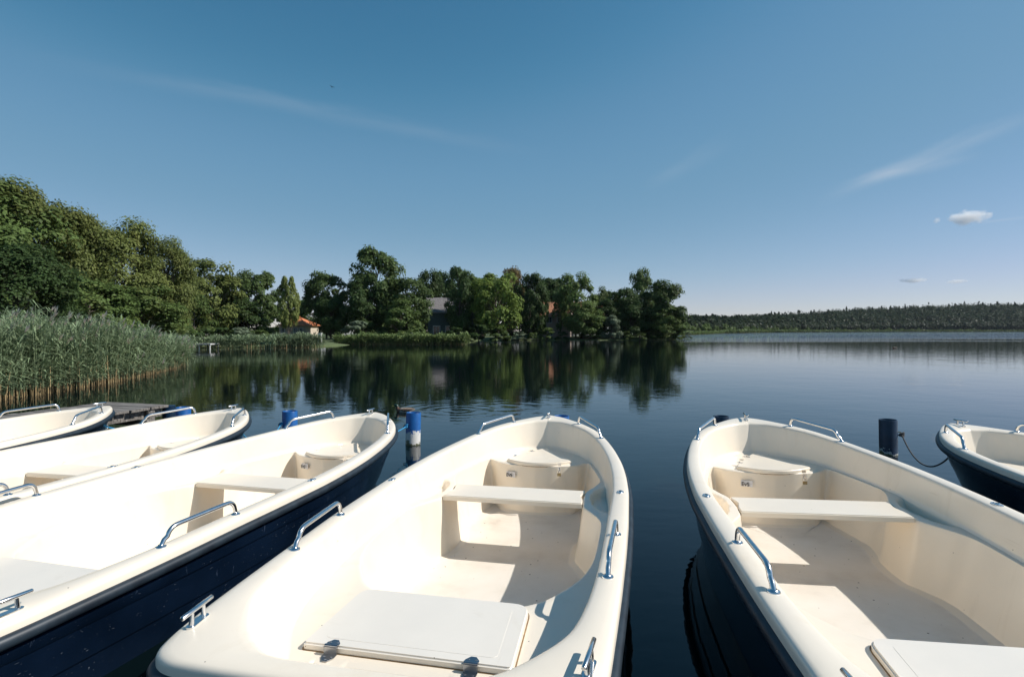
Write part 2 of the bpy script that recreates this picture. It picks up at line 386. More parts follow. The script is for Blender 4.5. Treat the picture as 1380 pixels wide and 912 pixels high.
    e = bmesh.ops.extrude_face_region(bm, geom=[f]); bmesh.ops.translate(bm, verts=[v for v in e['geom'] if isinstance(v, bmesh.types.BMVert)], vec=(0, 0, .034))
    bmesh.ops.recalc_face_normals(bm, faces=bm.faces)
    be = [e for e in bm.edges if all(v.co.z > .32 for v in e.verts) and e.is_manifold and len(e.link_faces) == 2 and e.calc_face_angle(0) > 1]
    bmesh.ops.bevel(bm, geom=be, offset=.006, segments=3, affect='EDGES')
    me = bpy.data.meshes.new('thwart'); bm.to_mesh(me); bm.free(); me.materials.append(M['gel'])
    me.polygons.foreach_set('use_smooth', [True] * len(me.polygons)); me.set_sharp_from_angle(angle=radians(35))
    obj('thwart', me, root)
    # --- lids
    def slab(name, poly, z0, z1, mat, parent, bev=.008):
        bm = bmesh.new(); f = bm.faces.new([bm.verts.new((x, y, z0)) for x, y in poly])
        e = bmesh.ops.extrude_face_region(bm, geom=[f]); bmesh.ops.translate(bm, verts=[v for v in e['geom'] if isinstance(v, bmesh.types.BMVert)], vec=(0, 0, z1 - z0))
        bmesh.ops.recalc_face_normals(bm, faces=bm.faces)
        zt = max(z0, z1)
        be = [e for e in bm.edges if all(abs(v.co.z - zt) < 1e-5 for v in e.verts)]
        if bev: bmesh.ops.bevel(bm, geom=be, offset=bev, segments=3, affect='EDGES')
        me = bpy.data.meshes.new(name); bm.to_mesh(me); bm.free(); me.materials.append(mat)
        me.polygons.foreach_set('use_smooth', [True] * len(me.polygons)); me.set_sharp_from_angle(angle=radians(35))
        return obj(name, me, parent)
    def rpoly(pts, r, n=6):
        out = []; m_ = len(pts)
        for i in range(m_):
            p = Vector(pts[i]); a = (Vector(pts[i - 1]) - p); c = (Vector(pts[(i + 1) % m_]) - p)
            rr = r[i] if hasattr(r, '__len__') else r
            A = p + a.normalized() * rr; C = p + c.normalized() * rr
            for k in range(n + 1):
                u = k / n; q = A * (1 - u) ** 2 + p * 2 * u * (1 - u) + C * u * u; out.append((q.x, q.y))
        return out
    sp_ = [(1.018, .412), (1.018, -.412), (1.478, -.392), (1.478, .392)]
    lid = slab('seat_lid', rpoly(sp_, [.02, .02, .07, .07]), .2875, .313, M['gel_lid'], root, .007)
    sp2 = [(1.014, .417), (1.014, -.417), (1.482, -.397), (1.482, .397)]
    slab('gap_strip', rpoly(sp2, [.02, .02, .07, .07]), .2800, .2872, M['gap_brown'], lid, 0)  # added brown strip that draws the dirty gap line round the lid
    sp3 = [(1.065, .345), (1.065, -.345), (1.43, -.328), (1.43, .328)]
    slab('raised_panel', rpoly(sp3, .03), .3125, .3138, M['gel_lid'], lid, .001)
    for y in (.285, -.262):
        mb = MB()
        mb.tube([(1.012, y - .026, .3165), (1.012, y + .026, .3165)], .006, 10)
        def leaf(sgn, z, L_):
            pts = [(1.012, -.026), (1.012 + sgn * L_ * .5, -.026), (1.012 + sgn * L_, -.010), (1.012 + sgn * L_, .010), (1.012 + sgn * L_ * .5, .026), (1.012, .026)]
            vs = [(a, y + b_, z) for a, b_ in pts] + [(a, y + b_, z + .0025) for a, b_ in pts]
            k = len(pts); fs = [tuple(range(k, 2 * k)), tuple(range(k))[::-1]] + [(i, (i + 1) % k, k + (i + 1) % k, k + i) for i in range(k)]
            mb.add(vs, fs)
        leaf(1, .3153, .04); leaf(-1, .2875, .052)
        mb.box((1.005, y, .302), (.004, .052, .028))
        for a, b_, z in ((1.034, .014, .3178), (1.034, -.014, .3178), (.988, .014, .29), (.988, -.014, .29), (.970, 0, .29)):
            mb.lathe([(.0001, .0022), (.0035, .0018), (.0045, 0)], 8, c=(a, y + b_, z))
        mb.build('hinge', M['hinge'], lid, smooth=True, fix=True)
    # bow locker lid
    fr = [(3.862 + .14 * (y / .30) ** 2 - .022, y) for y in np.linspace(-.305, .268, 15)]
    pl = [(x, y) for x, y in fr]
    poly = pl + [(4.05, .235), (4.34, .085), (4.43, .03), (4.445, .0), (4.43, -.03)]
    poly = poly[:-1] + [(4.435, -.025), (4.20, -.155)]
    bl = slab('bow_locker_lid', poly, .322, .352, M['gel'], root, .007)
    slab('gap_strip', [(x + (.004 if x > 4 else .008), y * 1.012) for x, y in poly], .3150, .3217, M['gap_brown'], bl, 0)  # added strip for the dark gap line under the bow lid
    for (x, y) in ((4.08, .222), (4.30, .108)):
        mb = MB(); d = Vector((.28, -.15, 0)).normalized(); p = Vector((x, y, .356))
        mb.tube([p - d * .022, p + d * .022], .0045, 8)
        nrm = Vector((-d.y, d.x, 0))
        Mt = Matrix(((d.x, nrm.x, 0), (d.y, nrm.y, 0), (0, 0, 1)))
        mb.box(p - nrm * .016 + Vector((0, 0, -.0025)), (.04, .03, .003), M=Mt); mb.box(p + nrm * .014 + Vector((0, 0, -.003)), (.04, .026, .003), M=Mt)
        mb.build('hinge', M['steel'], bl, smooth=True)
    mb = MB(); hx = 3.868
    mb.box((hx + .005, -.215, .340), (.006, .030, .020)); mb.box((hx - .006, -.215, .300), (.006, .026, .050))
    mb.tube([(hx - .012, -.215, .312), (hx - .024, -.215, .308), (hx - .024, -.215, .290), (hx - .012, -.215, .286)], .0035, 8)
    mb.tube([(hx - .018, -.226, .292), (hx - .018, -.226, .268), (hx - .018, -.204, .268), (hx - .018, -.204, .292)], .0032, 8)
    mb.build('hasp', M['steel'], bl, smooth=True)
    mb = MB(); mb.box((hx - .018, -.215, .258), (.014, .030, .024)); mb.build('padlock', M['brass'], bl)
    # number sticker on the locker face
    mb = MB(); ang = math.atan2(.14 * 2 * .2 / .09, 1) * .8
    Rz = Matrix.Rotation(ang, 3, 'Z')
    pc = Vector((3.868, .215, .235)); mb.box(pc, (.004, .088, .050), M=Matrix.Rotation(-.28, 3, 'Z'))
    pt = mb.build('sticker', M['plate'], root)
    cu = bpy.data.curves.new('lettering', 'FONT'); cu.body = 'EvS'; cu.size = .042; cu.extrude = .0006; cu.offset = .0009; cu.space_character = 1.02
    tmp = bpy.data.objects.new('tmp', cu); COL.objects.link(tmp); dg = bpy.context.evaluated_depsgraph_get()
    me = bpy.data.meshes.new_from_object(tmp.evaluated_get(dg)); bpy.data.objects.remove(tmp); me.name = 'lettering'
    me.materials.clear(); me.materials.append(M['ink'])
    t = obj('lettering', me, pt)
    mz = Matrix.Rotation(-.28, 4, 'Z') @ Matrix(((0, 0, -1, 0), (-1, 0, 0, 0), (0, 1, 0, 0), (0, 0, 0, 1)))
    t.matrix_local = Matrix.Translation(pc + Vector((-.0036, .041, -.016))) @ mz
    # --- stainless fittings
    def grab(p0, p1, h=.078, r=.0118):
        mb = MB(); p0 = Vector(p0); p1 = Vector(p1); d = (p1 - p0); Lh = d.length; d = d / Lh; up = Vector((0, 0, 1))
        cr = .05; pts = [p0]
        lean0 = .035
        pts.append(p0 + up * (h - cr) + d * lean0 * .5)
        for k in range(1, 8):
            a = pi / 2 * k / 8; pts.append(p0 + d * (lean0 + cr * 1.2 * (1 - cos(a))) + up * (h - cr + cr * sin(a)))
        pts.append(p0 + d * (lean0 + cr * 1.4) + up * h); pts.append(p1 - d * (cr + .012) + up * h)
        for k in range(1, 8):
            a = pi / 2 * k / 8; pts.append(p1 - d * (cr - cr * sin(a) + .004) + up * (h - cr + cr * cos(a)))
        pts.append(p1 + up * .02); pts.append(p1 - up * .004)
        mb.tube(pts, r, 14)
        for p in (p0, p1): mb.lathe([(.0118, .012), (.015, .007), (.024, .004), (.0255, 0), (.0255, -.006)], 20, c=p)
        mb.build('grab_rail', M['steel'], root, smooth=True, angle=50)
    for s in (1, -1):
        grab((1.444, .725 * s, zg(1.444) + .003), (1.900, .748 * s, zg(1.9) + .003))
        grab((4.046, .562 * s, zg(4.046) + .002), (4.514, .325 * s, zg(4.514) + .002))
    def cleat(x, y, ang, h=.050, L_=.165):
        mb = MB(); z = float(zg(x)) + .003; d = Vector((cos(ang), sin(ang), 0)); c = Vector((x, y, z))
        n_ = Vector((-d.y, d.x, 0)); pts = []
        for k in range(24):
            a = 2 * pi * k / 24; pts.append(c + d * (.036 * (1 if cos(a) > 0 else -1) + .016 * cos(a)) + n_ * .016 * sin(a))
        vs = [p + Vector((0, 0, .0035)) for p in pts] + [p - Vector((0, 0, .004)) for p in pts]
        mb.add(vs, [tuple(range(24))] + [(k, k + 24, (k + 1) % 24 + 24, (k + 1) % 24) for k in range(24)])
        for s in (-1, 1): mb.tube([c + d * .033 * s, c + d * .030 * s + Vector((0, 0, h))], [.0095, .0068], 12)
        top = c + Vector((0, 0, h))
        mb.tube([top - d * L_ / 2, top - d * (L_ / 2 - .003), top, top + d * (L_ / 2 - .003), top + d * L_ / 2], [.0055, .0082, .0088, .0082, .0055], 14)
        mb.build('cleat', M['steel'], root, smooth=True, angle=45, fix=True)
    cleat(.818, .695, .12); cleat(.818, -.695, -.12); cleat(4.735, 0, 0, .048, .15)
    for s in (1, -1):
        mb = MB(); c = Vector((2.591, .756 * s, float(zg(2.591)) + .002))
        pts = [c + Vector((.040 * cos(2 * pi * k / 24), .021 * sin(2 * pi * k / 24), 0)) for k in range(24)]
        mb.add([p + Vector((0, 0, .004)) for p in pts] + [p - Vector((0, 0, .004)) for p in pts], [tuple(range(24))] + [(k, k + 24, (k + 1) % 24 + 24, (k + 1) % 24) for k in range(24)])
        mb.lathe([(.0085, .004), (.0085, .010), (.013, .010), (.015, .004)], 16, c=c)
        for a in (-.028, .028): mb.lathe([(.0001, .0075), (.004, .007), (.0052, .004)], 10, c=c + Vector((a, 0, 0)))
        rs = mb.build('rowlock_socket', M['steel'], root, smooth=True, fix=True)
        mb = MB(); mb.lathe([(.0001, .0055), (.0084, .0055)], 14, c=c); mb.build('hole', M['dark'], rs)
    mb = MB(); pts = [(4.80 + .030 * cos(a), 0, .37 + .022 * sin(a)) for a in np.linspace(-2.2, 2.2, 13)]; mb.tube(pts, .005, 8)
    mb.build('bow_eye', M['steel'], root, smooth=True)
    return root, W

proto, WL = make_boat()
BOATS = {  # x, y, heading, roll, dz
 'A': (-.614, 1.004, 77.83, -.34, -.001), 'D': (1.489, .528, 81.01, -.90, .045), 'B': (-2.755, 1.415, 75.09, -.38, -.021),
 'C': (-4.314, 1.746, 76.58, -.77, -.026), 'F': (-6.139, 1.817, 73.14, -.31, .001), 'E': (4.302, .366, 91.57, -.27, .006)}
BL = {'A': 'cream rowing boat nearest the viewer, left of the open gap, whole stern seat lid showing',
      'D': 'cream rowing boat just right of the open gap of water',
      'B': 'cream rowing boat showing its long scratched navy side, second left of the gap',
      'C': 'cream rowing boat second from the left, bow just past the jetty end',
      'F': 'cream rowing boat farthest left, lying against the wooden jetty',
      'E': 'cream rowing boat at the right edge, roped to the free-standing post'}
BO = {}
for i, (k, (x, y, h, r, dz)) in enumerate(BOATS.items()):
    o = proto if i == 0 else copy_tree(proto)
    o.location = (x, y, dz); o.rotation_euler = (radians(r), 0, radians(h))
    tag(o, BL[k], 'rowing boat', 'rowing boats moored side by side'); BO[k] = o
def bpt(k, p):
    x, y, h, r, dz = BOATS[k]
    return Matrix.Translation((x, y, dz)) @ Matrix.Rotation(radians(h), 4, 'Z') @ Matrix.Rotation(radians(r), 4, 'X') @ Vector(p)

# ------------------------------------------------------------------ water with an opening under each boat
vs = []; es = []; holes = []
for k in BOATS:
    x, y, z = WL; n = len(T)
    idx = list(range(0, n, 4)) + ([n - 1] if (n - 1) % 4 else [])
    loop = [(x[i], y[i]) for i in idx] + [(x[i], -y[i]) for i in idx[-2:0:-1]]
    pts = []
    for a, b_ in loop:
        a2 = 2.6 + (a - 2.6) * .985; b2 = b_ * .975
        p = bpt(k, (a2, b2, 0)); pts.append(Vector((p.x, p.y)))
    s0 = len(vs); vs += pts; es += [(s0 + i, s0 + (i + 1) % len(pts)) for i in range(len(pts))]; holes.append(pts)
s0 = len(vs)
rect = [Vector(p) for p in ((-9000, -600), (9000, -600), (9000, 12000), (-9000, 12000))]
vs += rect; es += [(s0 + i, s0 + (i + 1) % 4) for i in range(4)]
for q in (30, 120, 500, 2000):
    for a in (-1, -.5, 0, .5, 1): vs.append(Vector((a * q, q))); 
    vs += [Vector((-q, -min(q, 500))), Vector((q, -min(q, 500)))]
ov, oe, of, _, _, _ = geometry.delaunay_2d_cdt(vs, es, [], 0, 1e-5)
def inside(p, poly):
    c = False; j = len(poly) - 1
    for i in range(len(poly)):
        if (poly[i].y > p.y) != (poly[j].y > p.y) and p.x < (poly[j].x - poly[i].x) * (p.y - poly[i].y) / (poly[j].y - poly[i].y) + poly[i].x: c = not c
        j = i
    return c
mb = MB(); fs = []
for f in of:
    c = sum((ov[i] for i in f), Vector((0, 0))) / len(f)
    if any(inside(c, h_) for h_ in holes): continue
    a, b_, c_ = [ov[i] for i in f[:3]]
    fs.append(tuple(f) if (b_ - a).cross(c_ - a) > 0 else tuple(f)[::-1])
mb.add([(v.x, v.y, 0) for v in ov], fs)
tag(mb.build('water', M['water']), 'calm dark lake water reflecting trees and sky', kind='structure')

# ------------------------------------------------------------------ land
def smooth_line(pts, n=6):
    out = []
    for i in range(len(pts) - 1):
        p0 = Vector(pts[max(i - 1, 0)]); p1 = Vector(pts[i]); p2 = Vector(pts[i + 1]); p3 = Vector(pts[min(i + 2, len(pts) - 1)])
        for k in range(n):
            u = k / n
            out.append(.5 * ((2 * p1) + (-p0 + p2) * u + (2 * p0 - 5 * p1 + 4 * p2 - p3) * u * u + (-p0 + 3 * p1 - 3 * p2 + p3) * u ** 3))
    out.append(Vector(pts[-1])); return out
SH = [(-16, -30), (-15.0, 0), (-14.5, 12), (-15.5, 18), (-17.5, 25), (-22, 34), (-27, 44), (-24, 48), (-17.5, 50), (-16.5, 56), (-19, 62), (-10, 62.5), (-5, 64), (-5.2, 82), (0, 84), (10, 84.5), (20, 86), (25, 88), (27.5, 94), (31, 110), (42, 150), (66, 200), (80, 225)]
shore = smooth_line(SH, 6)
def bank(name, line, inland, label):
    mb = MB(); n = len(line); vs = []
    offs = [(0, -.5), (0.15, .02), (1.2, .16), (4, .35), (12, .5)]
    for i, p in enumerate(line):
        t = (line[min(i + 1, n - 1)] - line[max(i - 1, 0)]).normalized(); nr = Vector((-t.y, t.x))
        for o, z in offs:
            j = random.uniform(-.15, .15) if 0 < o < 5 else 0
            q = p + nr * (o + j); vs.append((q.x, q.y, z + (random.uniform(-.05, .05) if o > 1 else 0)))
    k = len(offs)
    for i in range(n): vs.append((line[i].x + inland[i][0], line[i].y + inland[i][1], .6))
    fs = []
    for i in range(n - 1):
        for j in range(k - 1): fs.append((i * k + j, (i + 1) * k + j, (i + 1) * k + j + 1, i * k + j + 1))
        fs.append((i * k + k - 1, (i + 1) * k + k - 1, n * k + i + 1, n * k + i))
    mb.add(vs, fs); return tag(mb.build(name, M['soil'], smooth=True, angle=80, fix=True), label, kind='structure')
bank('ground', shore, [(-500, 40) if p.y < 60 else ((-60, 400) if p.y < 92 else (-20, 420)) for p in shore], 'low grassy bank under the trees')

# ------------------------------------------------------------------ trees
def unit(v): return v / (np.linalg.norm(v, axis=-1, keepdims=True) + 1e-9)
def leaves_mesh(name, C, Nn, size, mat, aspect=1.6):
    n = len(C); rnd = np.random.normal(size=(n, 3)); t = unit(np.cross(Nn, rnd)); w = np.cross(Nn, t)
    s = (size * np.random.uniform(.6, 1.35, n))[:, None]
    a = C - t * s * aspect / 2; c = C + t * s * aspect / 2; b_ = C + w * s * .5 + Nn * s * .12; d = C - w * s * .5 + Nn * s * .12
    V = np.stack([a, b_, c, d], 1).reshape(-1, 3)
    me = bpy.data.meshes.new(name); me.vertices.add(4 * n); me.vertices.foreach_set('co', V.astype('f').ravel())
    me.loops.add(4 * n); me.loops.foreach_set('vertex_index', np.arange(4 * n, dtype='i'))
    me.polygons.add(n); me.polygons.foreach_set('loop_start', np.arange(0, 4 * n, 4, dtype='i'))
    me.update(calc_edges=True); me.validate(); 
    if mat: me.materials.append(mat)
    return me
def crown_pts(seed, n, kind, nl):
    rs = np.random.RandomState(seed); C = []; N = []; lob = []
    prof = {'round': lambda u: (sin(pi * min(1, u * .80 + .16)) ** .6) * .5, 'oval': lambda u: (sin(pi * (u * .86 + .08)) ** .7) * .5, 'tall': lambda u: .5 * (1 - u) ** .45 * min(1, .5 + u * 3),
            'low': lambda u: .5 * (1 - u ** 2.2) ** .6, 'open': lambda u: (sin(pi * min(1, u * .72 + .22)) ** .55) * .5}[kind]
    z0 = {'round': .12, 'oval': .10, 'tall': .06, 'low': .0, 'open': .22}[kind]
    while len(lob) < nl:
        u = rs.uniform(0, .96); a = rs.uniform(0, 2 * pi); rr = prof(u) * rs.uniform(.35, 1) ** .5 * .86
        lob.append((rr * cos(a), rr * sin(a), z0 + (1 - z0) * (u * .93 + .02), rs.uniform(.07, .15) * (1 if kind != 'open' else .85)))
    per = n // nl
    for (x, y, z, r) in lob:
        d = unit(rs.normal(size=(per, 3))); d[:, 2] = np.where(rs.uniform(size=per) < .6, abs(d[:, 2]), d[:, 2])
        q = rs.uniform(.35, 1.08, per)[:, None] ** .6
        p = np.array([x, y, z]) + d * q * r * np.array([1.15, 1.15, .8]); p += rs.normal(size=(per, 3)) * r * .10
        C.append(p); nn = d * .7 + unit(np.array([x, y, z - .45]))[None] * .3 + np.array([0, 0, .45]) + rs.normal(size=(per, 3)) * .30; N.append(unit(nn))
    C = np.concatenate(C); N = np.concatenate(N)
    C[:, 2] = np.clip(C[:, 2], .01, 1.02)
    return C, N, lob, z0
def trunk_mesh(name, lob, z0, seed):
    rs = random.Random(seed); mb = MB()
    mb.tube([(0, 0, -.03), (0, 0, .02), (.004, .002, z0 + .05), (-.006, .008, .35), (.005, -.006, .6), (0, .004, .82)], [.030, .020, .016, .013, .008, .002], 9)
    for (x, y, z, r) in sorted(lob, key=lambda l: l[2])[::2]:
        zs = max(.05, min(.7, z - .5 * math.hypot(x, y) - .10)); m_ = Vector((x * .45, y * .45, zs + (z - zs) * .35))
        q = Vector((x, y, z)); mb.tube([(0, 0, zs), m_, m_.lerp(q, .5) + Vector((rs.uniform(-.01, .01), rs.uniform(-.01, .01), .008)), q], [.009, .006, .004, .0012], 6)
    return mb.mesh(name, M['bark'], smooth=True)
PROTO = {}
def proto_tree(kind, var, n, nl, size):
    key = (kind, var, n)
    if key not in PROTO:
        sd = hash_(kind) * 10 + var; np.random.seed(sd)
        C, N, lob, z0 = crown_pts(sd, n, kind, nl)
        PROTO[key] = (C, N, size, trunk_mesh('trunk', lob, z0, sd), {})
    return PROTO[key]
def hash_(s): return sum(ord(c) * (i + 3) for i, c in enumerate(s)) % 977
def tree(px, top, hw, d, kind, leaf, label, name='deciduous_tree', cat='tree', var=0, n=7500, nl=46, size=.034, z=.35, group='trees along the lake shore', stretch=1.0):
    C, N, s_, tm, cache = proto_tree(kind, var, n, nl, size)
    H = Z_at(top, d) - z; Wd = hw * 2 / FP * d
    if leaf not in cache: cache[leaf] = leaves_mesh('crown', C, N, s_, M[leaf])
    r = random.random() * 6.28
    o = empty(name, (X_at(px, d), d, z), (0, 0, r), (Wd, Wd * stretch, H)); tag(o, label, cat, group)
    obj('trunk', tm, o); obj('crown', cache[leaf], o); return o
NB = dict(n=34000, nl=110, size=.016)
# big near trees on the left, behind the reed bed
tree(-40, 232, 120, 36, 'oval', 'l_green', 'huge green broadleaf tree cut by the left edge of the photo', var=1, **NB)
tree(42, 251, 80, 38, 'round', 'l_olive', 'tallest olive-green tree of the left bank, its broad top above the reeds', var=2, **NB)
tree(20, 330, 75, 30, 'oval', 'l_dark', 'dark green tree low in front of the tall olive tree at the far left', var=3, n=34000, nl=90, size=.019)
tree(100, 283, 55, 40, 'oval', 'l_olive', 'olive tree on the right shoulder of the tallest left-bank tree', var=1, **NB)
tree(165, 296, 66, 42, 'round', 'l_olive', 'rounded olive tree in the middle of the left bank, second highest there', var=4, **NB)
tree(222, 322, 42, 44, 'oval', 'l_olive', 'smaller olive tree at the right end of the big left-bank group', var=2, **NB)
tree(120, 372, 70, 36, 'low', 'l_green', 'low spreading tree behind the tall reeds, under the olive trees', var=5, n=26000, nl=70, size=.022)
tree(190, 380, 60, 41, 'low', 'l_green', 'low green tree at the reed bed tip, left of the small white jetty', var=6, n=26000, nl=70, size=.022)
# middle group
TM = dict(n=11000, nl=56, size=.028)
tree(285, 351, 42, 64, 'round', 'l_olive', 'olive tree with drooping low boughs left of the orange-roofed house', var=1, **TM)
tree(262, 392, 30, 60, 'low', 'l_green', 'low dark green tree beside the small white jetty', var=2, **TM)
tree(316, 372, 24, 68, 'oval', 'l_dark', 'slim dark tree between the olive tree and the feathery dark tree', var=1, **TM)
tree(346, 364, 31, 70, 'open', 'l_blue', 'dark feathery tree just left of the orange-roofed house', var=2, **TM)
tree(334, 400, 34, 66, 'low', 'l_dark', 'dark bushy tree under the feathery tree, left of the house', var=3, **TM)
tree(389, 372, 16, 66, 'open', 'l_olive', 'narrow olive tree standing in front of the orange-roofed house', var=8, n=7000, nl=44, size=.034)
tree(440, 365, 33, 72, 'open', 'l_blue', 'airy blue-green tree right of the orange-roofed house', var=5, **TM)
tree(446, 398, 26, 70, 'round', 'l_dark', 'dark lower tree under the airy tree right of the house', var=6, **TM)
tree(508, 335, 40, 72, 'open', 'l_blue', 'tallest tree of the middle shore, light leafy top over dark boughs', var=7, **TM)
tree(492, 372, 32, 69, 'oval', 'l_dark', 'nearly black tree at the left foot of the tallest middle tree', var=8, **TM)
tree(549, 372, 36, 71, 'oval', 'l_blue', 'broad dark green tree left of the grey roof', var=9, **TM)
tree(540, 402, 30, 68, 'low', 'l_green', 'low tree with light hanging twigs behind the long reed strip', var=10, **TM)
tree(578, 361, 22, 84, 'round', 'l_dark', 'dark tree rising behind the grey roof', var=11, **TM)
tree(619, 357, 22, 74, 'oval', 'l_dark', 'dark upright tree just right of the grey roof', var=12, **TM)
tree(630, 364, 24, 80, 'oval', 'l_green', 'green tree between the dark upright tree and the bright one', var=13, **TM)
tree(668, 364, 38, 75, 'oval', 'l_bright', 'bright yellow-green tree reaching down to the water', var=14, **TM)
tree(690, 361, 20, 88, 'round', 'l_brown', 'brownish autumn-tinted crown behind the bright tree', var=15, **TM)
tree(714, 367, 25, 86, 'oval', 'l_dark', 'very dark tree left of the ruined brick house', var=16, **TM)
tree(776, 368, 30, 90, 'round', 'l_green', 'full green tree just right of the brick house', var=17, **TM)
tree(786, 408, 26, 86, 'oval', 'l_green', 'lighter bushy tree at the water right of the brick house', var=18, **TM)
tree(808, 387, 16, 92, 'oval', 'l_blue', 'slim tree in the dip of the treeline, right half', var=19, **TM)
tree(815, 404, 24, 89, 'low', 'l_dark', 'dark low tree between the red roofs and the silvery willow', var=20, **TM)
tree(840, 387, 24, 91, 'oval', 'l_dark', 'dark tree behind the silvery willow', var=21, **TM)
tree(862, 362, 19, 96, 'oval', 'l_blue', 'tall poplar-like tree near the right end of the treeline', 'poplar_tree', var=22, **TM)
tree(893, 379, 33, 90, 'round', 'l_blue', 'wide drooping tree at the right end of the treeline', 'weeping_tree', var=23, **TM)
tree(850, 402, 28, 89, 'low', 'l_dark', 'dark low tree beneath the poplar', var=24, **TM)
tree(897, 410, 30, 88.5, 'low', 'l_green', 'low green tree leaning over the water at the point', var=25, **TM)
tree(824, 424, 15, 86, 'low', 'l_silver', 'silvery willow at the waterline, right of the red roofs', 'willow_tree', 'willow', n=6000, nl=30, size=.045, var=1)
tree(729, 384, 13, 88, 'oval', 'l_dark', 'slim dark tree screening the left side of the brick house', var=26, **TM)
tree(752, 400, 9, 89, 'open', 'l_green', 'thin light tree across the right corner of the brick house', var=27, n=1500, nl=14, size=.05)
# back row that closes the gaps
BR = dict(n=7500, nl=40, size=.036, group='trees in the second row behind the shore')
for i, (px, top, hw, d, lf, lb) in enumerate([
    (238, 372, 40, 74, 'l_dark', 'second-row dark tree at the right foot of the left bank group'),
    (300, 392, 36, 82, 'l_dark', 'second-row dark tree behind the olive tree and the white gable'),
    (455, 408, 26, 88, 'l_dark', 'second-row tree behind the pale round shrub'),
    (525, 385, 40, 86, 'l_green', 'second-row tree behind the tallest middle tree'),
    (650, 372, 36, 98, 'l_green', 'second-row tree filling between dark upright and bright trees'),
    (700, 385, 34, 102, 'l_dark', 'second-row tree behind the very dark tree left of the brick house'),
    (745, 384, 30, 118, 'l_dark', 'second-row tree rising behind the brick house'),
    (800, 398, 30, 118, 'l_green', 'second-row tree behind the red roofs'),
    (390, 399, 34, 95, 'l_green', 'second-row tree behind the orange-roofed house'),
    (598, 368, 34, 100, 'l_dark', 'second-row tree behind the ridge of the grey roof'),
    (742, 374, 30, 112, 'l_dark', 'second-row tree above the ridge of the brick house'),
    (640, 378, 30, 104, 'l_dark', 'second-row dark tree behind the bright yellow-green tree'),
    (418, 404, 24, 90, 'l_dark', 'second-row dark tree right of the orange-roofed house'),
    (825, 392, 30, 110, 'l_dark', 'second-row dark tree behind the silvery willow'),
    (870, 392, 36, 106, 'l_green', 'second-row tree behind poplar and drooping tree')]):
    tree(px, top, hw, d, 'low' if i % 2 else 'oval', lf, lb, var=30 + i % 3, **BR)
# shrubs
SG = dict(group='shrubs on the bank', name='shrub', cat='shrub', n=3200, nl=16, size=.075)
for i, (px, top, hw, d, lf, lb) in enumerate([
    (478, 431, 21, 63.5, 'l_silver', 'pale rounded shrub at the left end of the long reed strip'),
    (325, 438, 16, 58, 'l_silver', 'pale flowering shrub below the white gable'),
    (352, 444, 14, 56, 'l_green', 'green shrub between white gable and orange-roofed house'),
    (300, 440, 14, 58, 'l_dark', 'dark shrub left of the white gable'),
    (405, 447, 9, 58, 'l_green', 'small shrub at the garden fence of the orange-roofed house'),
    (455, 447, 9, 64, 'l_dark', 'dark shrub left of the pale rounded shrub'),
    (550, 447, 13, 66.5, 'l_silver', 'small pale shrub behind the middle of the long reed strip'),
    (562, 438, 14, 68, 'l_green', 'green shrub behind the long reed strip, left of the grey-roofed house'),
    (520, 440, 18, 68, 'l_dark', 'dark shrub under the tallest middle tree'),
    (612, 440, 16, 68, 'l_dark', 'dark shrub in front of the grey-roofed house'),
    (645, 434, 17, 72, 'l_dark', 'dark shrub at the right end of the long reed strip'),
    (672, 440, 18, 72, 'l_green', 'green shrub under the bright yellow-green tree'),
    (700, 446, 13, 84, 'l_silver', 'pale waterside shrub right of the bright tree'),
    (718, 447, 8, 84, 'l_green', 'small waterside shrub left of the brick house'),
    (737, 441, 14, 84.5, 'l_green', 'green shrub in front of the brick house foot'),
    (757, 446, 10, 85, 'l_dark', 'dark shrub right below the brick house'),
    (795, 443, 15, 86, 'l_dark', 'dark shrub below the red roofs'),
    (845, 446, 9, 86, 'l_green', 'green shrub right of the silvery willow'),
    (862, 448, 12, 86.5, 'l_green', 'long low shrub under the poplar'),
    (880, 447, 14, 87, 'l_dark', 'dark shrub overhanging the water under the drooping tree'),
    (915, 443, 10, 89, 'l_green', 'last shrub at the tip of the point'),
    (926, 447, 7, 100, 'l_silver', 'pale shrub just beyond the point'),
    (270, 441, 20, 52, 'l_dark', 'dark shrub behind the small white jetty'),
    (235, 436, 24, 48, 'l_dark', 'dark shrub left of the small white jetty'),
    (372, 448, 8, 60, 'l_dark', 'dark shrub at the left corner of the orange-roofed house')]):
    tree(px, top, hw, d, 'low', lf, lb, var=40 + i % 3, z=.1, **SG)

# far wood across the lake: one mass
def leaf_cloud(name, trees, per, mat, label, size, kind='stuff'):
    Cs = []; Ns = []; Ss = []
    for (x, y, z, w, h, con) in trees:
        d = unit(np.random.normal(size=(per, 3))); d[:, 2] = abs(d[:, 2]) * 1.0 - .15
        q = np.random.uniform(.5, 1.05, per)[:, None]
        if con:
            u = np.random.uniform(0, 1, per); a = np.random.uniform(0, 2 * pi, per); r = (1 - u) ** .8 * w * np.random.uniform(.6, 1.1, per)
            p = np.stack([x + r * np.cos(a), y + r * np.sin(a), z + h * .15 + u * h * .9], 1); nn = np.stack([np.cos(a), np.sin(a), .5 + 0 * a], 1)
        else:
            p = np.array([x, y, z + h * .55]) + d * q * np.array([w, w, h * .48]); nn = d + np.array([0, 0, .4])
        Cs.append(p); Ns.append(unit(nn + np.random.normal(size=(per, 3)) * .32)); 
    C = np.concatenate(Cs); N = np.concatenate(Ns)
    return tag(obj(name, leaves_mesh(name, C, N, size, mat)), label, kind=kind)
FS = [(60, 205), (110, 285), (190, 400), (300, 520), (430, 610), (600, 680), (900, 760)]
fsl = smooth_line(FS, 10)
mb = MB(); vs = []; n = len(fsl)
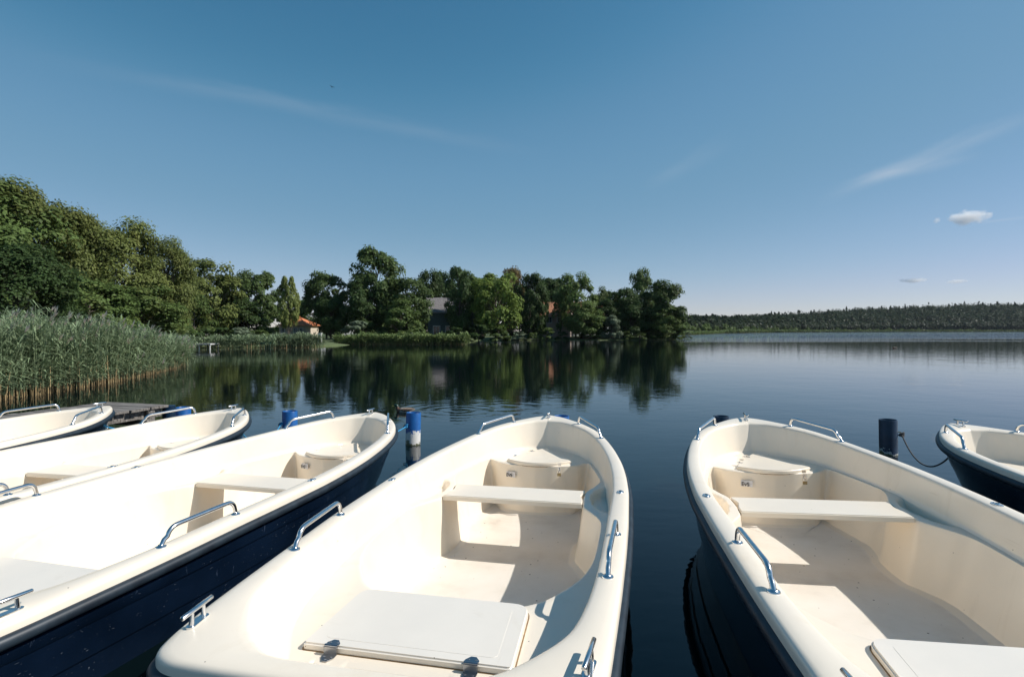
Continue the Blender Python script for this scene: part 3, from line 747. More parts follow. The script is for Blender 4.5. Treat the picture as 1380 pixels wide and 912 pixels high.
for i, p in enumerate(fsl):
    t = (fsl[min(i + 1, n - 1)] - fsl[max(i - 1, 0)]).normalized(); nr = Vector((-t.y, t.x)); hh = 3 + 19 * sstep(260, 800, p.x)
    for o, z in ((-2, -.6), (1, .2), (8, .8), (40, hh * .45), (110, hh * .95), (220, hh * 1.15), (700, hh)):
        q = p + nr * o; vs.append((q.x, q.y, z))
fs = [(i * 7 + j, (i + 1) * 7 + j, (i + 1) * 7 + j + 1, i * 7 + j + 1) for i in range(n - 1) for j in range(6)]
mb.add(vs, fs); tag(mb.build('far_ground', M['soil'], smooth=True, fix=True), 'low wooded hills beyond the lake', kind='structure')
tl = []; reedp = []
seg = [0]
for i in range(n - 1): seg.append(seg[-1] + (fsl[i + 1] - fsl[i]).length)
for _ in range(4200):
    s = random.random() ** .8 * seg[-1] * .97; i = max(j for j in range(n) if seg[j] <= s); i = min(i, n - 2)
    p = fsl[i].lerp(fsl[i + 1], (s - seg[i]) / (seg[i + 1] - seg[i])); t = (fsl[i + 1] - fsl[i]).normalized(); nr = Vector((-t.y, t.x))
    o = 9 + random.random() ** 1.6 * 120; q = p + nr * o; hh = 3 + 19 * float(sstep(260, 800, p.x))
    z = hh * float(sstep(5, 120, o)); con = random.random() < .10
    hgt = random.uniform(8.5, 11) * (1.0 + 1.15 * float(sstep(90, 600, p.x))) * (.65 if o < 16 else 1)
    tl.append((q.x, q.y, z, random.uniform(2.6, 4.2) * (1 + float(sstep(100, 500, p.x)) * 1.0) * (.7 if con else 1), hgt, con))
leaf_cloud('far_wood', tl, 85, M['l_wood'], 'dark wood covering the low hills on the far shore', 1.4)
tl2 = []
for _ in range(120):
    s = random.random() ** 2.2 * seg[-1] * .8; i = min(max(j for j in range(n) if seg[j] <= s), n - 2)
    p = fsl[i].lerp(fsl[i + 1], (s - seg[i]) / (seg[i + 1] - seg[i])); t = (fsl[i + 1] - fsl[i]).normalized(); nr = Vector((-t.y, t.x)); q = p + nr * random.uniform(5, 9)
    tl2.append((q.x, q.y, .2, random.uniform(1.2, 2.6), random.uniform(2.5, 6), False))
leaf_cloud('shore_scrub', tl2, 70, M['l_green'], 'lighter scrub along the foot of the far wood', .7)

# ------------------------------------------------------------------ reeds
def strips(name, paths, mats, mi, parent=None):
    pass
def reed_bed(name, spots, hmean, label, leafn, wide, mats, lean=.12, plume=.12, stemw=.010, greenfrom=.35, lwmul=1.0, taper=None):
    V = []; F = []; MI = []
    def quad(a, b_, c, d, mi):
        k = len(V); V.extend((a, b_, c, d)); F.append((k, k + 1, k + 2, k + 3)); MI.append(mi)
    for (x, y) in spots:
        h = hmean * random.uniform(.68, 1.12) * (taper(x, y) if taper else 1); a = random.uniform(0, 2 * pi); ln = random.gauss(0, lean) ; dx = cos(a) * ln * h; dy = sin(a) * ln * h
        if random.random() < .09: dx *= 4; dy *= 4; h *= random.uniform(.35, .85)
        yaw = random.uniform(0, pi); sx = cos(yaw) * stemw / 2; sy = sin(yaw) * stemw / 2
        pts = [(x + dx * u * u, y + dy * u * u, -.25 + (h + .25) * u) for u in (0, .22, .5, 1)]
        for i in range(3):
            p, q = pts[i], pts[i + 1]
            quad((p[0] - sx, p[1] - sy, p[2]), (p[0] + sx, p[1] + sy, p[2]), (q[0] + sx * .8, q[1] + sy * .8, q[2]), (q[0] - sx * .8, q[1] - sy * .8, q[2]), 1 if i < 1 or (i == 1 and random.random() < .3) else 0)
        for _ in range(leafn):
            u = random.uniform(greenfrom * random.uniform(.6, 1.8), 1.0); bx = x + dx * u * u; by = y + dy * u * u; bz = h * u
            al = random.uniform(0, 2 * pi); L = random.uniform(.22, .5) * wide; w = random.uniform(.010, .022) * wide * lwmul
            ca, sa = cos(al), sin(al); up = random.uniform(.3, 1.0); px_, py_ = -sa * w, ca * w
            m1 = (bx + ca * L * .4, by + sa * L * .4, bz + L * .5 * up); e = (bx + ca * L * .95, by + sa * L * .95, bz + L * (up - .35) * .9)
            quad((bx - px_ * .4, by - py_ * .4, bz), (bx + px_ * .4, by + py_ * .4, bz), (m1[0] + px_, m1[1] + py_, m1[2]), (m1[0] - px_, m1[1] - py_, m1[2]), 0)
            quad((m1[0] - px_, m1[1] - py_, m1[2]), (m1[0] + px_, m1[1] + py_, m1[2]), (e[0] + px_ * .1, e[1] + py_ * .1, e[2]), (e[0] - px_ * .1, e[1] - py_ * .1, e[2]), 0)
        if random.random() < plume:
            bx, by, bz = pts[-1]
            for _ in range(5):
                al = random.uniform(-.5, .5); 
                e = (bx + .09 * cos(al) + random.uniform(-.03, .03), by + random.uniform(-.05, .05), bz + random.uniform(.10, .22))
                quad((bx - .008, by, bz), (bx + .008, by, bz), ((bx + e[0]) / 2 + .022, (by + e[1]) / 2, (bz + e[2]) / 2), e, 2)
    me = bpy.data.meshes.new(name); me.from_pydata(V, [], F); me.polygons.foreach_set('material_index', MI)
    for m_ in mats: me.materials.append(m_)
    me.update(); return tag(obj(name, me), label, kind='stuff')
def poly_spots(poly, n):
    P = [Vector(p) for p in poly]; xs = [p.x for p in P]; ys = [p.y for p in P]; o = []
    while len(o) < n:
        q = Vector((random.uniform(min(xs), max(xs)), random.uniform(min(ys), max(ys))))
        if inside(q, P): o.append((q.x, q.y))
    return o
RM = [M['reed'], M['reed_stem'], M['plume']]
near = [(-10.2, 7.0), (-10.6, 10.5), (-10.9, 13.0), (-11.4, 16.0), (-12.6, 20.0), (-13.9, 23.8), (-16.0, 26.0), (-18.5, 24), (-17.5, 16), (-17, 7)]
sp_all = poly_spots(near, 6500)
front = []
nl_ = near[:7]
for i in range(len(nl_) - 1):
    a = Vector(nl_[i]); b_ = Vector(nl_[i + 1]); 
    for _ in range(int((b_ - a).length * 75)):
        q = a.lerp(b_, random.random()) + Vector((-abs(random.gauss(0, .5)) - .02, random.uniform(-.2, .2))); front.append((q.x, q.y))
reed_bed('reed_bed', sp_all + front, 1.95, 'tall grey-green reeds with tan stems at the left edge of the lake', 10, 1.0, RM, plume=.12, greenfrom=.10, taper=lambda x, y: (1 - .12 * float(sstep(12, 16, y)) - .32 * float(sstep(16, 24, y))) * (.93 + .12 * sin(y * 1.7) * sin(x * 2.3 + y)))
def strip_spots(line, depth, per):
    o = []
    for i in range(len(line) - 1):
        a = Vector(line[i]); b_ = Vector(line[i + 1]); t = (b_ - a).normalized(); nr = Vector((-t.y, t.x))
        for _ in range(int((b_ - a).length * per)):
            q = a.lerp(b_, random.random()) + nr * random.random() ** 1.3 * depth; o.append((q.x, q.y))
    return o
RF = [M['reed_far'], M['reed_stem'], M['plume']]
reed_bed('reed_strip', strip_spots([(-17, 27), (-20, 34), (-25.5, 43.5), (-21.5, 44.5), (-19.5, 45.5)], 4, 85), 1.0, 'reeds along the back of the small bay', 4, 1.3, RM, plume=.02, stemw=.02, greenfrom=.25, lwmul=2.2)
reed_bed('reed_strip', strip_spots([(-19.5, 46.2), (-17.8, 47.5), (-16.6, 49)], 3, 110), 1.1, 'short reeds below the orange-roofed house', 4, 1.3, RM, plume=.05, stemw=.025, greenfrom=.2, lwmul=2.2)
reed_bed('reed_strip', strip_spots([(-19, 58.4), (-14, 58.0), (-8, 58.2), (-5.0, 59), (-4.6, 61)], 4.5, 170), 1.15, 'long green reed strip in the middle of the shore', 4, 1.4, RF, taper=lambda x, y: .82 + .16 * sin(x * 1.7) * sin(x * .53 + 1) + .1 * sin(x * 5.1 + y), plume=0, stemw=.03, greenfrom=.15, lwmul=2.8)
reed_bed('reed_strip', strip_spots([(25.5, 88), (27.5, 92), (31, 108), (42, 148), (66, 196), (110, 284)], 4, 26), 1.0, 'thin reed strip running from the point to the far shore', 4, 1.6, RF, plume=0, stemw=.07, greenfrom=.1, lwmul=5)
reed_bed('reed_belt', strip_spots([(110, 284), (190, 398), (300, 518), (430, 608), (600, 676), (850, 745)], 6, 6.5), 1.6, 'pale reed belt along the far shore', 3, 4, RF, plume=0, stemw=.3, greenfrom=.1, lwmul=6)

# ------------------------------------------------------------------ posts, jetty, ropes
def post(px, ytop, d, label, mat, r=.097, yaw=0, ztop=.42, tilt=0):
    X = X_at(px, d); root = empty('mooring_post', (X, d, 0), (0, tilt, yaw)); mb = MB()
    mb.lathe([(r, -.8), (r, ztop - .006), (r - .003, ztop), (r - .011, ztop), (r - .014, ztop - .005), (r - .014, .05), (.001, .05)], 40)
    mb.build('pipe', M[mat], root, smooth=True, angle=35)
    mb = MB(); mb.tube([(r - .01, 0, .27), (r + .03, 0, .27), (r + .045, .012, .255), (r + .045, 0, .235), (r + .03, 0, .24)], .006, 8)
    mb.build('eye_bolt', M['brass'], root, smooth=True)
    return tag(root, label, 'post', 'blue mooring posts in the water')
post(556, 556, 7.23, 'bright blue post with ragged white foot in open water between the two left-centre boats', 'post_a', yaw=-2.5, tilt=-.03)
post(1199, 565, 6.66, 'blue post coloured as in shade, standing free between the two right-hand boats', 'post_shaded', yaw=-.3, tilt=-.02)
post(972.6, 559, 6.93, 'blue post coloured as in shade, behind the left grab rail of the boat right of the gap', 'post_shaded', yaw=2)
post(757, 559.5, 6.95, 'blue post hidden behind the bow tip of the middle boat', 'post_a', yaw=1.5)
post(390, 553.6, 7.37, 'blue post behind the bow grab rail of the second boat left of the gap', 'post_a', yaw=-2.6)
post(246, 549, 7.73, 'short-showing blue post at the jetty end', 'post_a', yaw=2.4)
# jetty
jt = empty('wooden_jetty', (-5.55, 8.15, 0), (0, 0, radians(74)))
tag(jt, 'weathered grey plank jetty behind the far left boat', 'jetty')
mb = MB()
for i in range(34):   # planks laid across
    x = -.07 - i * .152
    mb.box((x, random.uniform(-.02, .02), .405 + random.uniform(-.004, .004)), (.140, 1.16 + random.uniform(-.05, .05), .032), rz=random.uniform(-.012, .012))
mb.build('decking', M['wood'], jt)
for y in (-.45, .45):
    mb = MB(); mb.box((-2.6, y, .325), (5.1, .09, .125)); mb.build('beam', M['wood'], jt)
for x in (-.35, -1.9, -3.5, -4.9):
    mb = MB(); mb.box((x, 0, .215), (.09, 1.25, .09)); mb.build('cross_beam', M['wood'], jt)
    for y in (-.52, .52):
        mb = MB(); mb.tube([(x + .09, y, -.8), (x + .09, y, .38)], [.07, .062], 12); mb.build('pile', M['wood'], jt, smooth=True)
mb = MB(); mb.tube([(.14, -.42, -.8), (.14, -.42, .385)], [.085, .085], 16); mb.build('pile', M['post_shaded'], jt, smooth=True, angle=50)
def rope(pts, r, mat, label, knot=None):
    pts = smooth_line([Vector(p) for p in pts], 8) if len(pts) > 2 else [Vector(p) for p in pts]
    mb = MB(); mb.tube(pts, r, 7)
    if knot:
        k = Vector(knot)
        for j in range(3):
            q = [k + Vector(((.022 + .004 * j) * cos(a), (.014) * sin(a) + .004 * j, .016 * sin(a + j) + .007 * j)) for a in np.linspace(0, 2 * pi, 12)]
            mb.tube(q, r * 1.15, 6, caps=False)
    return tag(mb.build('mooring_rope', M[mat], smooth=True), label, 'rope', 'ropes tying the boats to the posts')
def sag(a, b_, s, n=7):
    a = Vector(a); b_ = Vector(b_); return [a.lerp(b_, i / n) - Vector((0, 0, s * 4 * (i / n) * (1 - i / n))) for i in range(n + 1)]
P4 = Vector((X_at(1199, 6.66), 6.66, .24)); k4 = P4 + Vector((.125, -.05, 0))
rope(sag(k4, bpt('E', (4.80, .0, .36)), .25), .008, 'rope_dark', 'dark slack rope from the free-standing post to the right-edge boat', k4)
P1 = Vector((X_at(556, 7.23), 7.23, .25)); k1 = P1 + Vector((-.075, -.085, 0))
rope(sag(k1, bpt('B', (4.81, 0, .37)), .04), .006, 'rope_blue', 'light blue rope from the white-footed post to the second boat left of the gap', k1)
P5 = Vector((X_at(390, 7.37), 7.37, .25)); k5 = P5 + Vector((-.09, -.075, 0))
rope(sag(k5, bpt('C', (4.81, 0, .37)), .20), .006, 'rope_blue', 'light blue rope between the bow of the second boat from left and its post', k5)
jr = Vector((-4.98, 7.55, .12))
rope([bpt('F', (4.81, 0, .37)), bpt('F', (4.81, 0, .37)).lerp(jr, .5) - Vector((0, 0, .03)), jr], .008, 'rope_blue', 'short blue rope and chain from the far left boat to the jetty', None)
P6 = Vector((X_at(972.6, 6.93), 6.93, .2)); rope(sag(P6 + Vector((0, -.1, 0)), bpt('D', (4.81, 0, .37)), .06), .007, 'rope_dark', 'dark rope hidden behind the bow of the boat right of the gap')

# small far jetties, fence, garden bits
def small_jetty(px, d, w, mat, label, cat='jetty', h=.55):
    r = empty('small_jetty', (X_at(px, d), d, 0)); mb = MB(); n = int(w / .2); yaw_ = 0
    for i in range(n): mb.box((-w / 2 + (i + .5) * w / n, 0, h), (w / n * .9, 1.4, .10))
    mb.build('decking', mat, r)
    for x in (-w / 2 + .1, 0, w / 2 - .1):
        for y in (-.6, .6):
            mb = MB(); mb.tube([(x, y, -.5), (x, y, h + .06)], .05, 8); mb.build('pile', mat, r)
    return tag(r, label, cat)
small_jetty(274, 44, 1.9, M['wood_w'], 'small whitish jetty at the bay reeds', h=.42)
small_jetty(362, 46, .9, M['wood_g'], 'small green landing stage below the orange-roofed house', 'landing stage', h=.45)
g = empty('garden_pillar', (X_at(431, 57), 57, .15)); mb = MB(); mb.box((0, 0, .5), (.32, .32, 1.0)); mb.box((0, 0, 1.03), (.4, .4, .08)); mb.build('shaft', simple('white_plaster', (.6, .58, .55), (.7, .68, .65), 3, .8), g); tag(g, 'small white pillar at the lawn by the water', 'pillar')

# ------------------------------------------------------------------ houses
M['tile_o'] = simple('orange_tiles', (.36, .13, .06), (.56, .27, .15), 6, .8, bmp=.5, bd=.05, stretch=(1, 1, 6))
M['tile_b'] = simple('bright_orange_tiles', (.50, .14, .05), (.64, .24, .10), 6, .8, bmp=.5, bd=.05)
M['tile_g'] = simple('grey_tiles', (.14, .125, .12), (.24, .22, .215), 6, .85, bmp=.5, bd=.05)
M['wall_c'] = simple('cream_render', (.52, .44, .34), (.62, .54, .43), 2, .9)
M['wall_w'] = simple('white_render', (.62, .61, .6), (.72, .71, .69), 2, .9)
M['wall_g'] = simple('grey_green_boards', (.06, .085, .09), (.10, .13, .13), 2, .9, stretch=(1, 1, 10))
M['glass'] = simple('window_glass', (.02, .025, .03), (.04, .045, .05), 2, .08)
m, nt, b = new_mat('old_brick'); br = ND(nt, 'ShaderNodeTexBrick', inp={'Scale': 5.0, 'Mortar Size': .02, 'Color1': c4((.34, .20, .15)), 'Color2': c4((.46, .32, .25)), 'Mortar': c4((.40, .36, .31))})
tc = ND(nt, 'ShaderNodeTexCoord'); mp = ND(nt, 'ShaderNodeMapping'); mp.inputs['Rotation'].default_value = (pi / 2, 0, 0); nt.links.new(tc.outputs['Object'], mp.inputs[0]); nt.links.new(mp.outputs[0], br.inputs['Vector'])
n = noise(nt, 1.2, 6); r = ramp(nt, n.outputs[0], [(.4, (.5, .44, .38)), (.62, (.30, .22, .18))]); nt.links.new(mixc(nt, br.outputs[0], r.outputs[0], .45), b.inputs['Base Color']); b.inputs['Roughness'].default_value = .9; M['brick'] = m
def house(name, px, d, w, dep, h, rh, wall, roof, label, rz=0, wins=(), hip=False, chim=None, z=.4, gable_front=False):
    r = empty(name, (X_at(px, d), d, z), (0, 0, rz))
    mb = MB(); mb.box((0, dep / 2, h / 2), (w, dep, h))
    if not hip:
        if gable_front: mb.add([(-w/2, 0, h), (w/2, 0, h), (0, 0, h + rh), (-w/2, dep, h), (w/2, dep, h), (0, dep, h + rh)], [(0, 1, 2), (4, 3, 5)])
        else: mb.add([(-w/2, 0, h), (-w/2, dep, h), (-w/2, dep/2, h + rh), (w/2, 0, h), (w/2, dep, h), (w/2, dep/2, h + rh)], [(1, 0, 2), (3, 4, 5)])
    mb.build('wall', M[wall], r)
    mb = MB(); o = .35; t = .14
    if hip:
        k = dep / 2; b0 = [(-w/2-o, -o, h), (w/2+o, -o, h), (w/2+o, dep+o, h), (-w/2-o, dep+o, h), (-w/2+k, dep/2, h + rh), (w/2-k, dep/2, h + rh)]
        mb.add(b0, [(0, 1, 5, 4), (2, 3, 4, 5), (1, 2, 5), (3, 0, 4), (3, 2, 1, 0)])
    elif gable_front:
        sl = rh / (w / 2)
        for s in (-1, 1):
            a = [(0, -o, h + rh + .02), (s * (w/2+o), -o, h - o * sl + .02), (s * (w/2+o), dep+o, h - o * sl + .02), (0, dep+o, h + rh + .02)]
            mb.add(a + [(x, y, q + t) for x, y, q in a], [(0, 1, 2, 3), (7, 6, 5, 4), (0, 4, 5, 1), (1, 5, 6, 2), (2, 6, 7, 3), (3, 7, 4, 0)])
    else:
        sl = rh / (dep / 2)
        for s in (-1, 1):
            yc = dep / 2
            a = [(-w/2-o, yc, h + rh + .02), (w/2+o, yc, h + rh + .02), (w/2+o, yc + s * (yc + o), h - o * sl + .02), (-w/2-o, yc + s * (yc + o), h - o * sl + .02)]
            mb.add(a + [(x, y, q + t) for x, y, q in a], [(0, 1, 2, 3), (7, 6, 5, 4), (0, 4, 5, 1), (1, 5, 6, 2), (2, 6, 7, 3), (3, 7, 4, 0)])
    rf = mb.build('roof', M[roof], r, fix=True)
    if chim: mb = MB(); mb.box((chim, dep * .5, h + rh + .3), (.5, .5, 1.3)); mb.build('chimney', M['brick'], rf)
    for (x, zc, ww, hh) in wins:
        mb = MB()
        for (cx, cz, sx, sz) in ((x - ww/2, zc, .1, hh + .1), (x + ww/2, zc, .1, hh + .1), (x, zc + hh/2, ww - .1, .1), (x, zc - hh/2, ww - .1, .12), (x, zc, .05, hh - .1)): mb.box((cx, -.03, cz), (sx, .1, sz))
        f = mb.build('window', M['wood_w'], r); mb = MB(); mb.box((x, -.004, zc), (ww, .03, hh)); mb.build('pane', M['glass'], f)
    return tag(r, label, 'house')
house('orange_roofed_house', 394, 74, 3.7, 4, 1.75, 1.3, 'wall_c', 'tile_b', 'cream two-storey house with orange hipped roof behind a narrow tree', -.08, [(-1.3, 1.1, .42, .6), (-.4, 1.1, .42, .6), (.45, 1.1, .42, .6), (1.25, 1.1, .42, .6)], hip=True, chim=-.8)
house('white_gabled_house', 313, 72, 4.0, 5, 2.0, 1.8, 'wall_w', 'tile_o', 'white gabled house half hidden behind shrubs left of the orange-roofed house', .6, [(-.8, 1.2, .6, .8), (.9, 1.2, .6, .8)], gable_front=True)
house('grey_roofed_house', 611, 76, 7, 5, 3.7, 1.9, 'wall_g', 'tile_g', 'dark boarded house with grey roof among the middle trees', .1, [(-2.3, 1.1, .9, 1.2), (-.6, 1.1, .9, 1.2)])
house('brick_house', 745, 93, 5.4, 6, 3.7, 2.2, 'brick', 'tile_o', 'old brick house with broken orange tiles glimpsed between dark trees', -.25, [(-.6, 2.9, .9, 1.0), (1.2, 2.9, .9, 1.0), (-.4, .8, .8, 1.1)])
house('red_roofed_house', 790, 102, 9, 6, 3.2, 3.2, 'wall_w', 'tile_o', 'white house with red roof showing in specks behind the green trees', .1, [(-2.5, 1.7, 1, 1.2), (.6, 1.7, 1, 1.2)])
house('shed', 462, 96, 3.4, 4, 3.6, 1.3, 'wall_w', 'tile_o', 'tiny far orange roof corner right of the airy tree', .3, [], gable_front=False)

# ------------------------------------------------------------------ ducks and bird
def duck(loc, yaw, label, sc_=1.0):
    mb = MB()
    # body + neck + head as one lofted surface along a bent spine, heading +x
    sp = [(-.20, .085, .004), (-.185, .08, .016), (-.14, .065, .042), (-.08, .045, .062), (0, .040, .072), (.07, .045, .066), (.115, .062, .048), (.135, .09, .032), (.142, .118, .026), (.150, .140, .029), (.166, .150, .030), (.186, .148, .022), (.200, .143, .009)]
    pts = [Vector((a, 0, b_)) for a, b_, c in sp]; n = 12; vs = []
    for i, p in enumerate(pts):
        t = (pts[min(i + 1, len(pts) - 1)] - pts[max(i - 1, 0)]).normalized(); s = Vector((0, 1, 0)); u = t.cross(s) * -1; r = sp[i][2]
        for k in range(n): a = 2 * pi * k / n; vs.append(p + s * cos(a) * r * (1.15 if i < 7 else .85) + u * sin(a) * r)
    fs = []; ms = []
    for i in range(len(pts) - 1):
        for k in range(n): fs.append((i * n + k, i * n + (k + 1) % n, (i + 1) * n + (k + 1) % n, (i + 1) * n + k)); ms.append(2 if i >= 8 else (1 if i >= 5 else 0))
    mb.v = [tuple(v) for v in vs]; mb.f = fs + [tuple(range(n)), tuple(range(len(vs) - n, len(vs)))]; mb.m = ms + [0, 2]
    me = mb.mesh('duck', [M['d_body'], M['d_breast'], M['d_head'], M['d_bill']], smooth=True, angle=80, fix=True)
    r = obj('duck', me); r.location = loc; r.rotation_euler = (0, 0, yaw); r.scale = (sc_,) * 3
    mb = MB(); mb.box((.216, 0, .137), (.045, .02, .009)); mb.build('bill', M['d_bill'], r)
    for s in (-1, 1):
        mb = MB(); mb.tube([(.06, s * .058, .075), (-.02, s * .072, .078), (-.12, s * .045, .082), (-.19, s * .012, .092)], [.012, .028, .022, .003], 8); mb.build('wing', M['d_wing'], r, smooth=True)
    return tag(r, label, 'duck')
M['d_body'] = simple('duck_flank', (.20, .17, .14), (.32, .28, .23), 60, .7); M['d_breast'] = simple('duck_breast', (.09, .045, .03), (.15, .08, .05), 60, .7)
M['d_head'] = simple('duck_head', (.008, .03, .018), (.014, .05, .03), 60, .35); M['d_bill'] = simple('duck_bill', (.35, .28, .05), (.45, .36, .08), 60, .4); M['d_wing'] = simple('duck_wing', (.08, .055, .04), (.26, .17, .11), 50, .7)
duck((X_at(545, 10.1), 10.1, -.028), pi - .15, 'mallard swimming behind the white-footed blue post', 1.0)
duck((X_at(1206, 46), 46, -.012), pi, 'tiny dark waterbird far out on the right of the lake', 1.1)
mb = MB(); mb.tube([(-.3, 0, 0), (0, 0, .02), (.25, 0, .03)], [.01, .07, .02], 8)
for s in (-1, 1): mb.add([(.1, 0, .05), (-.12, 0, .05), (-.1, s * .35, .28), (.05, s * .4, .3), (-.12, s * .8, .22)], [(0, 1, 2, 3), (3, 2, 4)])
bd = mb.build('bird', simple('bird_black', (.015, .015, .018), (.03, .03, .035), 20, .7)); bd.location = (X_at(449, 150), 150, Z_at(120, 150)); bd.rotation_euler = (.2, .3, 2.2); tag(bd, 'tiny dark bird flying high in the left sky', 'bird')

# ------------------------------------------------------------------ clouds
m, nt, b = new_mat('cloud_white')
for nd in list(nt.nodes):
    if nd.type == 'BSDF_PRINCIPLED': nt.nodes.remove(nd)
pv = ND(nt, 'ShaderNodeVolumePrincipled'); pv.inputs['Color'].default_value = (1, 1, 1, 1); pv.inputs['Anisotropy'].default_value = .2
tc = ND(nt, 'ShaderNodeTexCoord'); sb = ND(nt, 'ShaderNodeVectorMath', operation='SUBTRACT'); nt.links.new(tc.outputs['Generated'], sb.inputs[0]); sb.inputs[1].default_value = (.5, .5, .42)
ln = ND(nt, 'ShaderNodeVectorMath', operation='LENGTH'); nt.links.new(sb.outputs[0], ln.inputs[0]); nz = noise(nt, .011, 6, .68, stretch=(1, 1, 1.6))
e1 = ND(nt, 'ShaderNodeMath', operation='MULTIPLY_ADD', inp={1: -2.7, 2: .10}); nt.links.new(ln.outputs['Value'], e1.inputs[0])
e2 = ND(nt, 'ShaderNodeMath', operation='MULTIPLY_ADD', inp={1: 2.6}); nt.links.new(nz.outputs[0], e2.inputs[0]); nt.links.new(e1.outputs[0], e2.inputs[2])
e3 = ND(nt, 'ShaderNodeMapRange', inp={1: .5, 2: 1.3, 3: 0, 4: .032}); nt.links.new(e2.outputs[0], e3.inputs[0]); nt.links.new(e3.outputs[0], pv.inputs['Density'])
for l_ in list(nt.nodes['Material Output'].inputs[0].links): nt.links.remove(l_)
nt.links.new(pv.outputs[0], nt.nodes['Material Output'].inputs['Volume']); M['cloud'] = m
def cloud(px, py, wpx, hpx, label, seed):
    rs = random.Random(seed); d = 4000; W = wpx / FP * d; H = hpx / FP * d
    bm = bmesh.new(); bmesh.ops.create_icosphere(bm, subdivisions=6, radius=1)
    from mathutils import noise as mn
    for v in bm.verts:
        n_ = v.co.copy(); o_ = Vector((seed * 7.3, 0, 0))
        q = 1 + .45 * mn.noise(Vector((n_.x * 2.0, n_.y * 2.0, n_.z * .8)) + o_) + .10 * mn.noise(n_ * 4 + o_)
        v.co = Vector((n_.x * W * .62 * q, n_.y * W * .35 * q, n_.z * H * .85 * q * (1 if n_.z > 0 else .6)))
    me = bpy.data.meshes.new('cloud'); bm.to_mesh(me); bm.free(); me.materials.append(M['cloud']); me.polygons.foreach_set('use_smooth', [True] * len(me.polygons))
    o = obj('cloud', me); o.location = (X_at(px, d), d, Z_at(py, d)); return tag(o, label, 'cloud', 'small white clouds')
cloud(1304, 292, 48, 19, 'largest small white cloud, high above the right far shore', 1)
cloud(1261, 297, 11, 8, 'tiny cloud puff just left of the largest cloud', 2)
cloud(1232, 378, 36, 7, 'thin low cloud, left one of the low pair', 3)
cloud(1288, 380, 27, 6, 'thin low cloud, right one of the low pair', 4)

m = bpy.data.materials.new('lake_haze'); m.use_nodes = True; nt = m.node_tree; nt.nodes.clear()
o_ = nt.nodes.new('ShaderNodeOutputMaterial'); pv = nt.nodes.new('ShaderNodeVolumePrincipled'); pv.inputs['Density'].default_value = .00005; pv.inputs['Color'].default_value = (.85, .93, 1, 1)
nt.links.new(pv.outputs[0], o_.inputs['Volume'])
mb = MB(); mb.box((300, 480, 44), (2600, 1300, 92)); tag(mb.build('haze', m), 'thin pale summer haze over the lake', kind='stuff')

# ------------------------------------------------------------------ sky, sun, camera
EL, AZ = 42.0, 92.6
w = bpy.data.worlds.new('World'); sc.world = w; w.use_nodes = True; nt = w.node_tree; bg = nt.nodes['Background']
sky = ND(nt, 'ShaderNodeTexSky', sky_type='NISHITA', sun_disc=False, sun_elevation=radians(EL), sun_rotation=radians(AZ), altitude=50, air_density=.8, dust_density=.1, ozone_density=5)
# faint cirrus streaks, placed by direction
tc = ND(nt, 'ShaderNodeTexCoord')
def dirv(px, py): return Vector(((px - CX0) / FP, 1, (HZ - py) / FP)).normalized()
def streak(p0, p1, width, amt, nscale):
    a = dirv(*p0); b_ = dirv(*p1); c = (a + b_).normalized(); n_ = a.cross(b_).normalized(); t_ = n_.cross(c).normalized(); half = math.acos(max(-1, min(1, a.dot(b_)))) / 2
    def dot(v):
        q = ND(nt, 'ShaderNodeVectorMath', operation='DOT_PRODUCT'); nt.links.new(tc.outputs['Generated'], q.inputs[0]); q.inputs[1].default_value = v; return q.outputs['Value']
    dn, dt = dot(n_), dot(t_)
    nz_ = ND(nt, 'ShaderNodeTexNoise', inp={'Scale': nscale, 'Detail': 6.0, 'Roughness': .62}); cb = ND(nt, 'ShaderNodeCombineXYZ')
    for k, (s, m_) in enumerate(((dn, 5.0), (dt, 1.0))):
        q = ND(nt, 'ShaderNodeMath', operation='MULTIPLY', inp={1: m_}); nt.links.new(s, q.inputs[0]); nt.links.new(q.outputs[0], cb.inputs[k])
    nt.links.new(cb.outputs[0], nz_.inputs['Vector'])
    ja = ND(nt, 'ShaderNodeMath', operation='MULTIPLY_ADD', inp={1: width * 1.6, 2: -width * .8}); nt.links.new(nz_.outputs[0], ja.inputs[0])
    s_ = ND(nt, 'ShaderNodeMath', operation='ADD'); nt.links.new(dn, s_.inputs[0]); nt.links.new(ja.outputs[0], s_.inputs[1])
    ab = ND(nt, 'ShaderNodeMath', operation='ABSOLUTE'); nt.links.new(s_.outputs[0], ab.inputs[0])
    m1 = ND(nt, 'ShaderNodeMapRange', interpolation_type='SMOOTHSTEP', inp={1: 0, 2: width, 3: 1, 4: 0}); nt.links.new(ab.outputs[0], m1.inputs[0])
    ab2 = ND(nt, 'ShaderNodeMath', operation='ABSOLUTE'); nt.links.new(dt, ab2.inputs[0])
    m2 = ND(nt, 'ShaderNodeMapRange', interpolation_type='SMOOTHSTEP', inp={1: sin(half) * .25, 2: sin(half), 3: 1, 4: 0}); nt.links.new(ab2.outputs[0], m2.inputs[0])
    m3 = ND(nt, 'ShaderNodeMapRange', inp={1: .3, 2: .7, 3: .2, 4: 1}); nt.links.new(nz_.outputs[0], m3.inputs[0])
    o = m1.outputs[0]
    for z_ in (m2.outputs[0], m3.outputs[0]):
        q = ND(nt, 'ShaderNodeMath', operation='MULTIPLY'); nt.links.new(o, q.inputs[0]); nt.links.new(z_, q.inputs[1]); o = q.outputs[0]
    q = ND(nt, 'ShaderNodeMath', operation='MULTIPLY', inp={1: amt}); nt.links.new(o, q.inputs[0]); return q.outputs[0]
tot = None
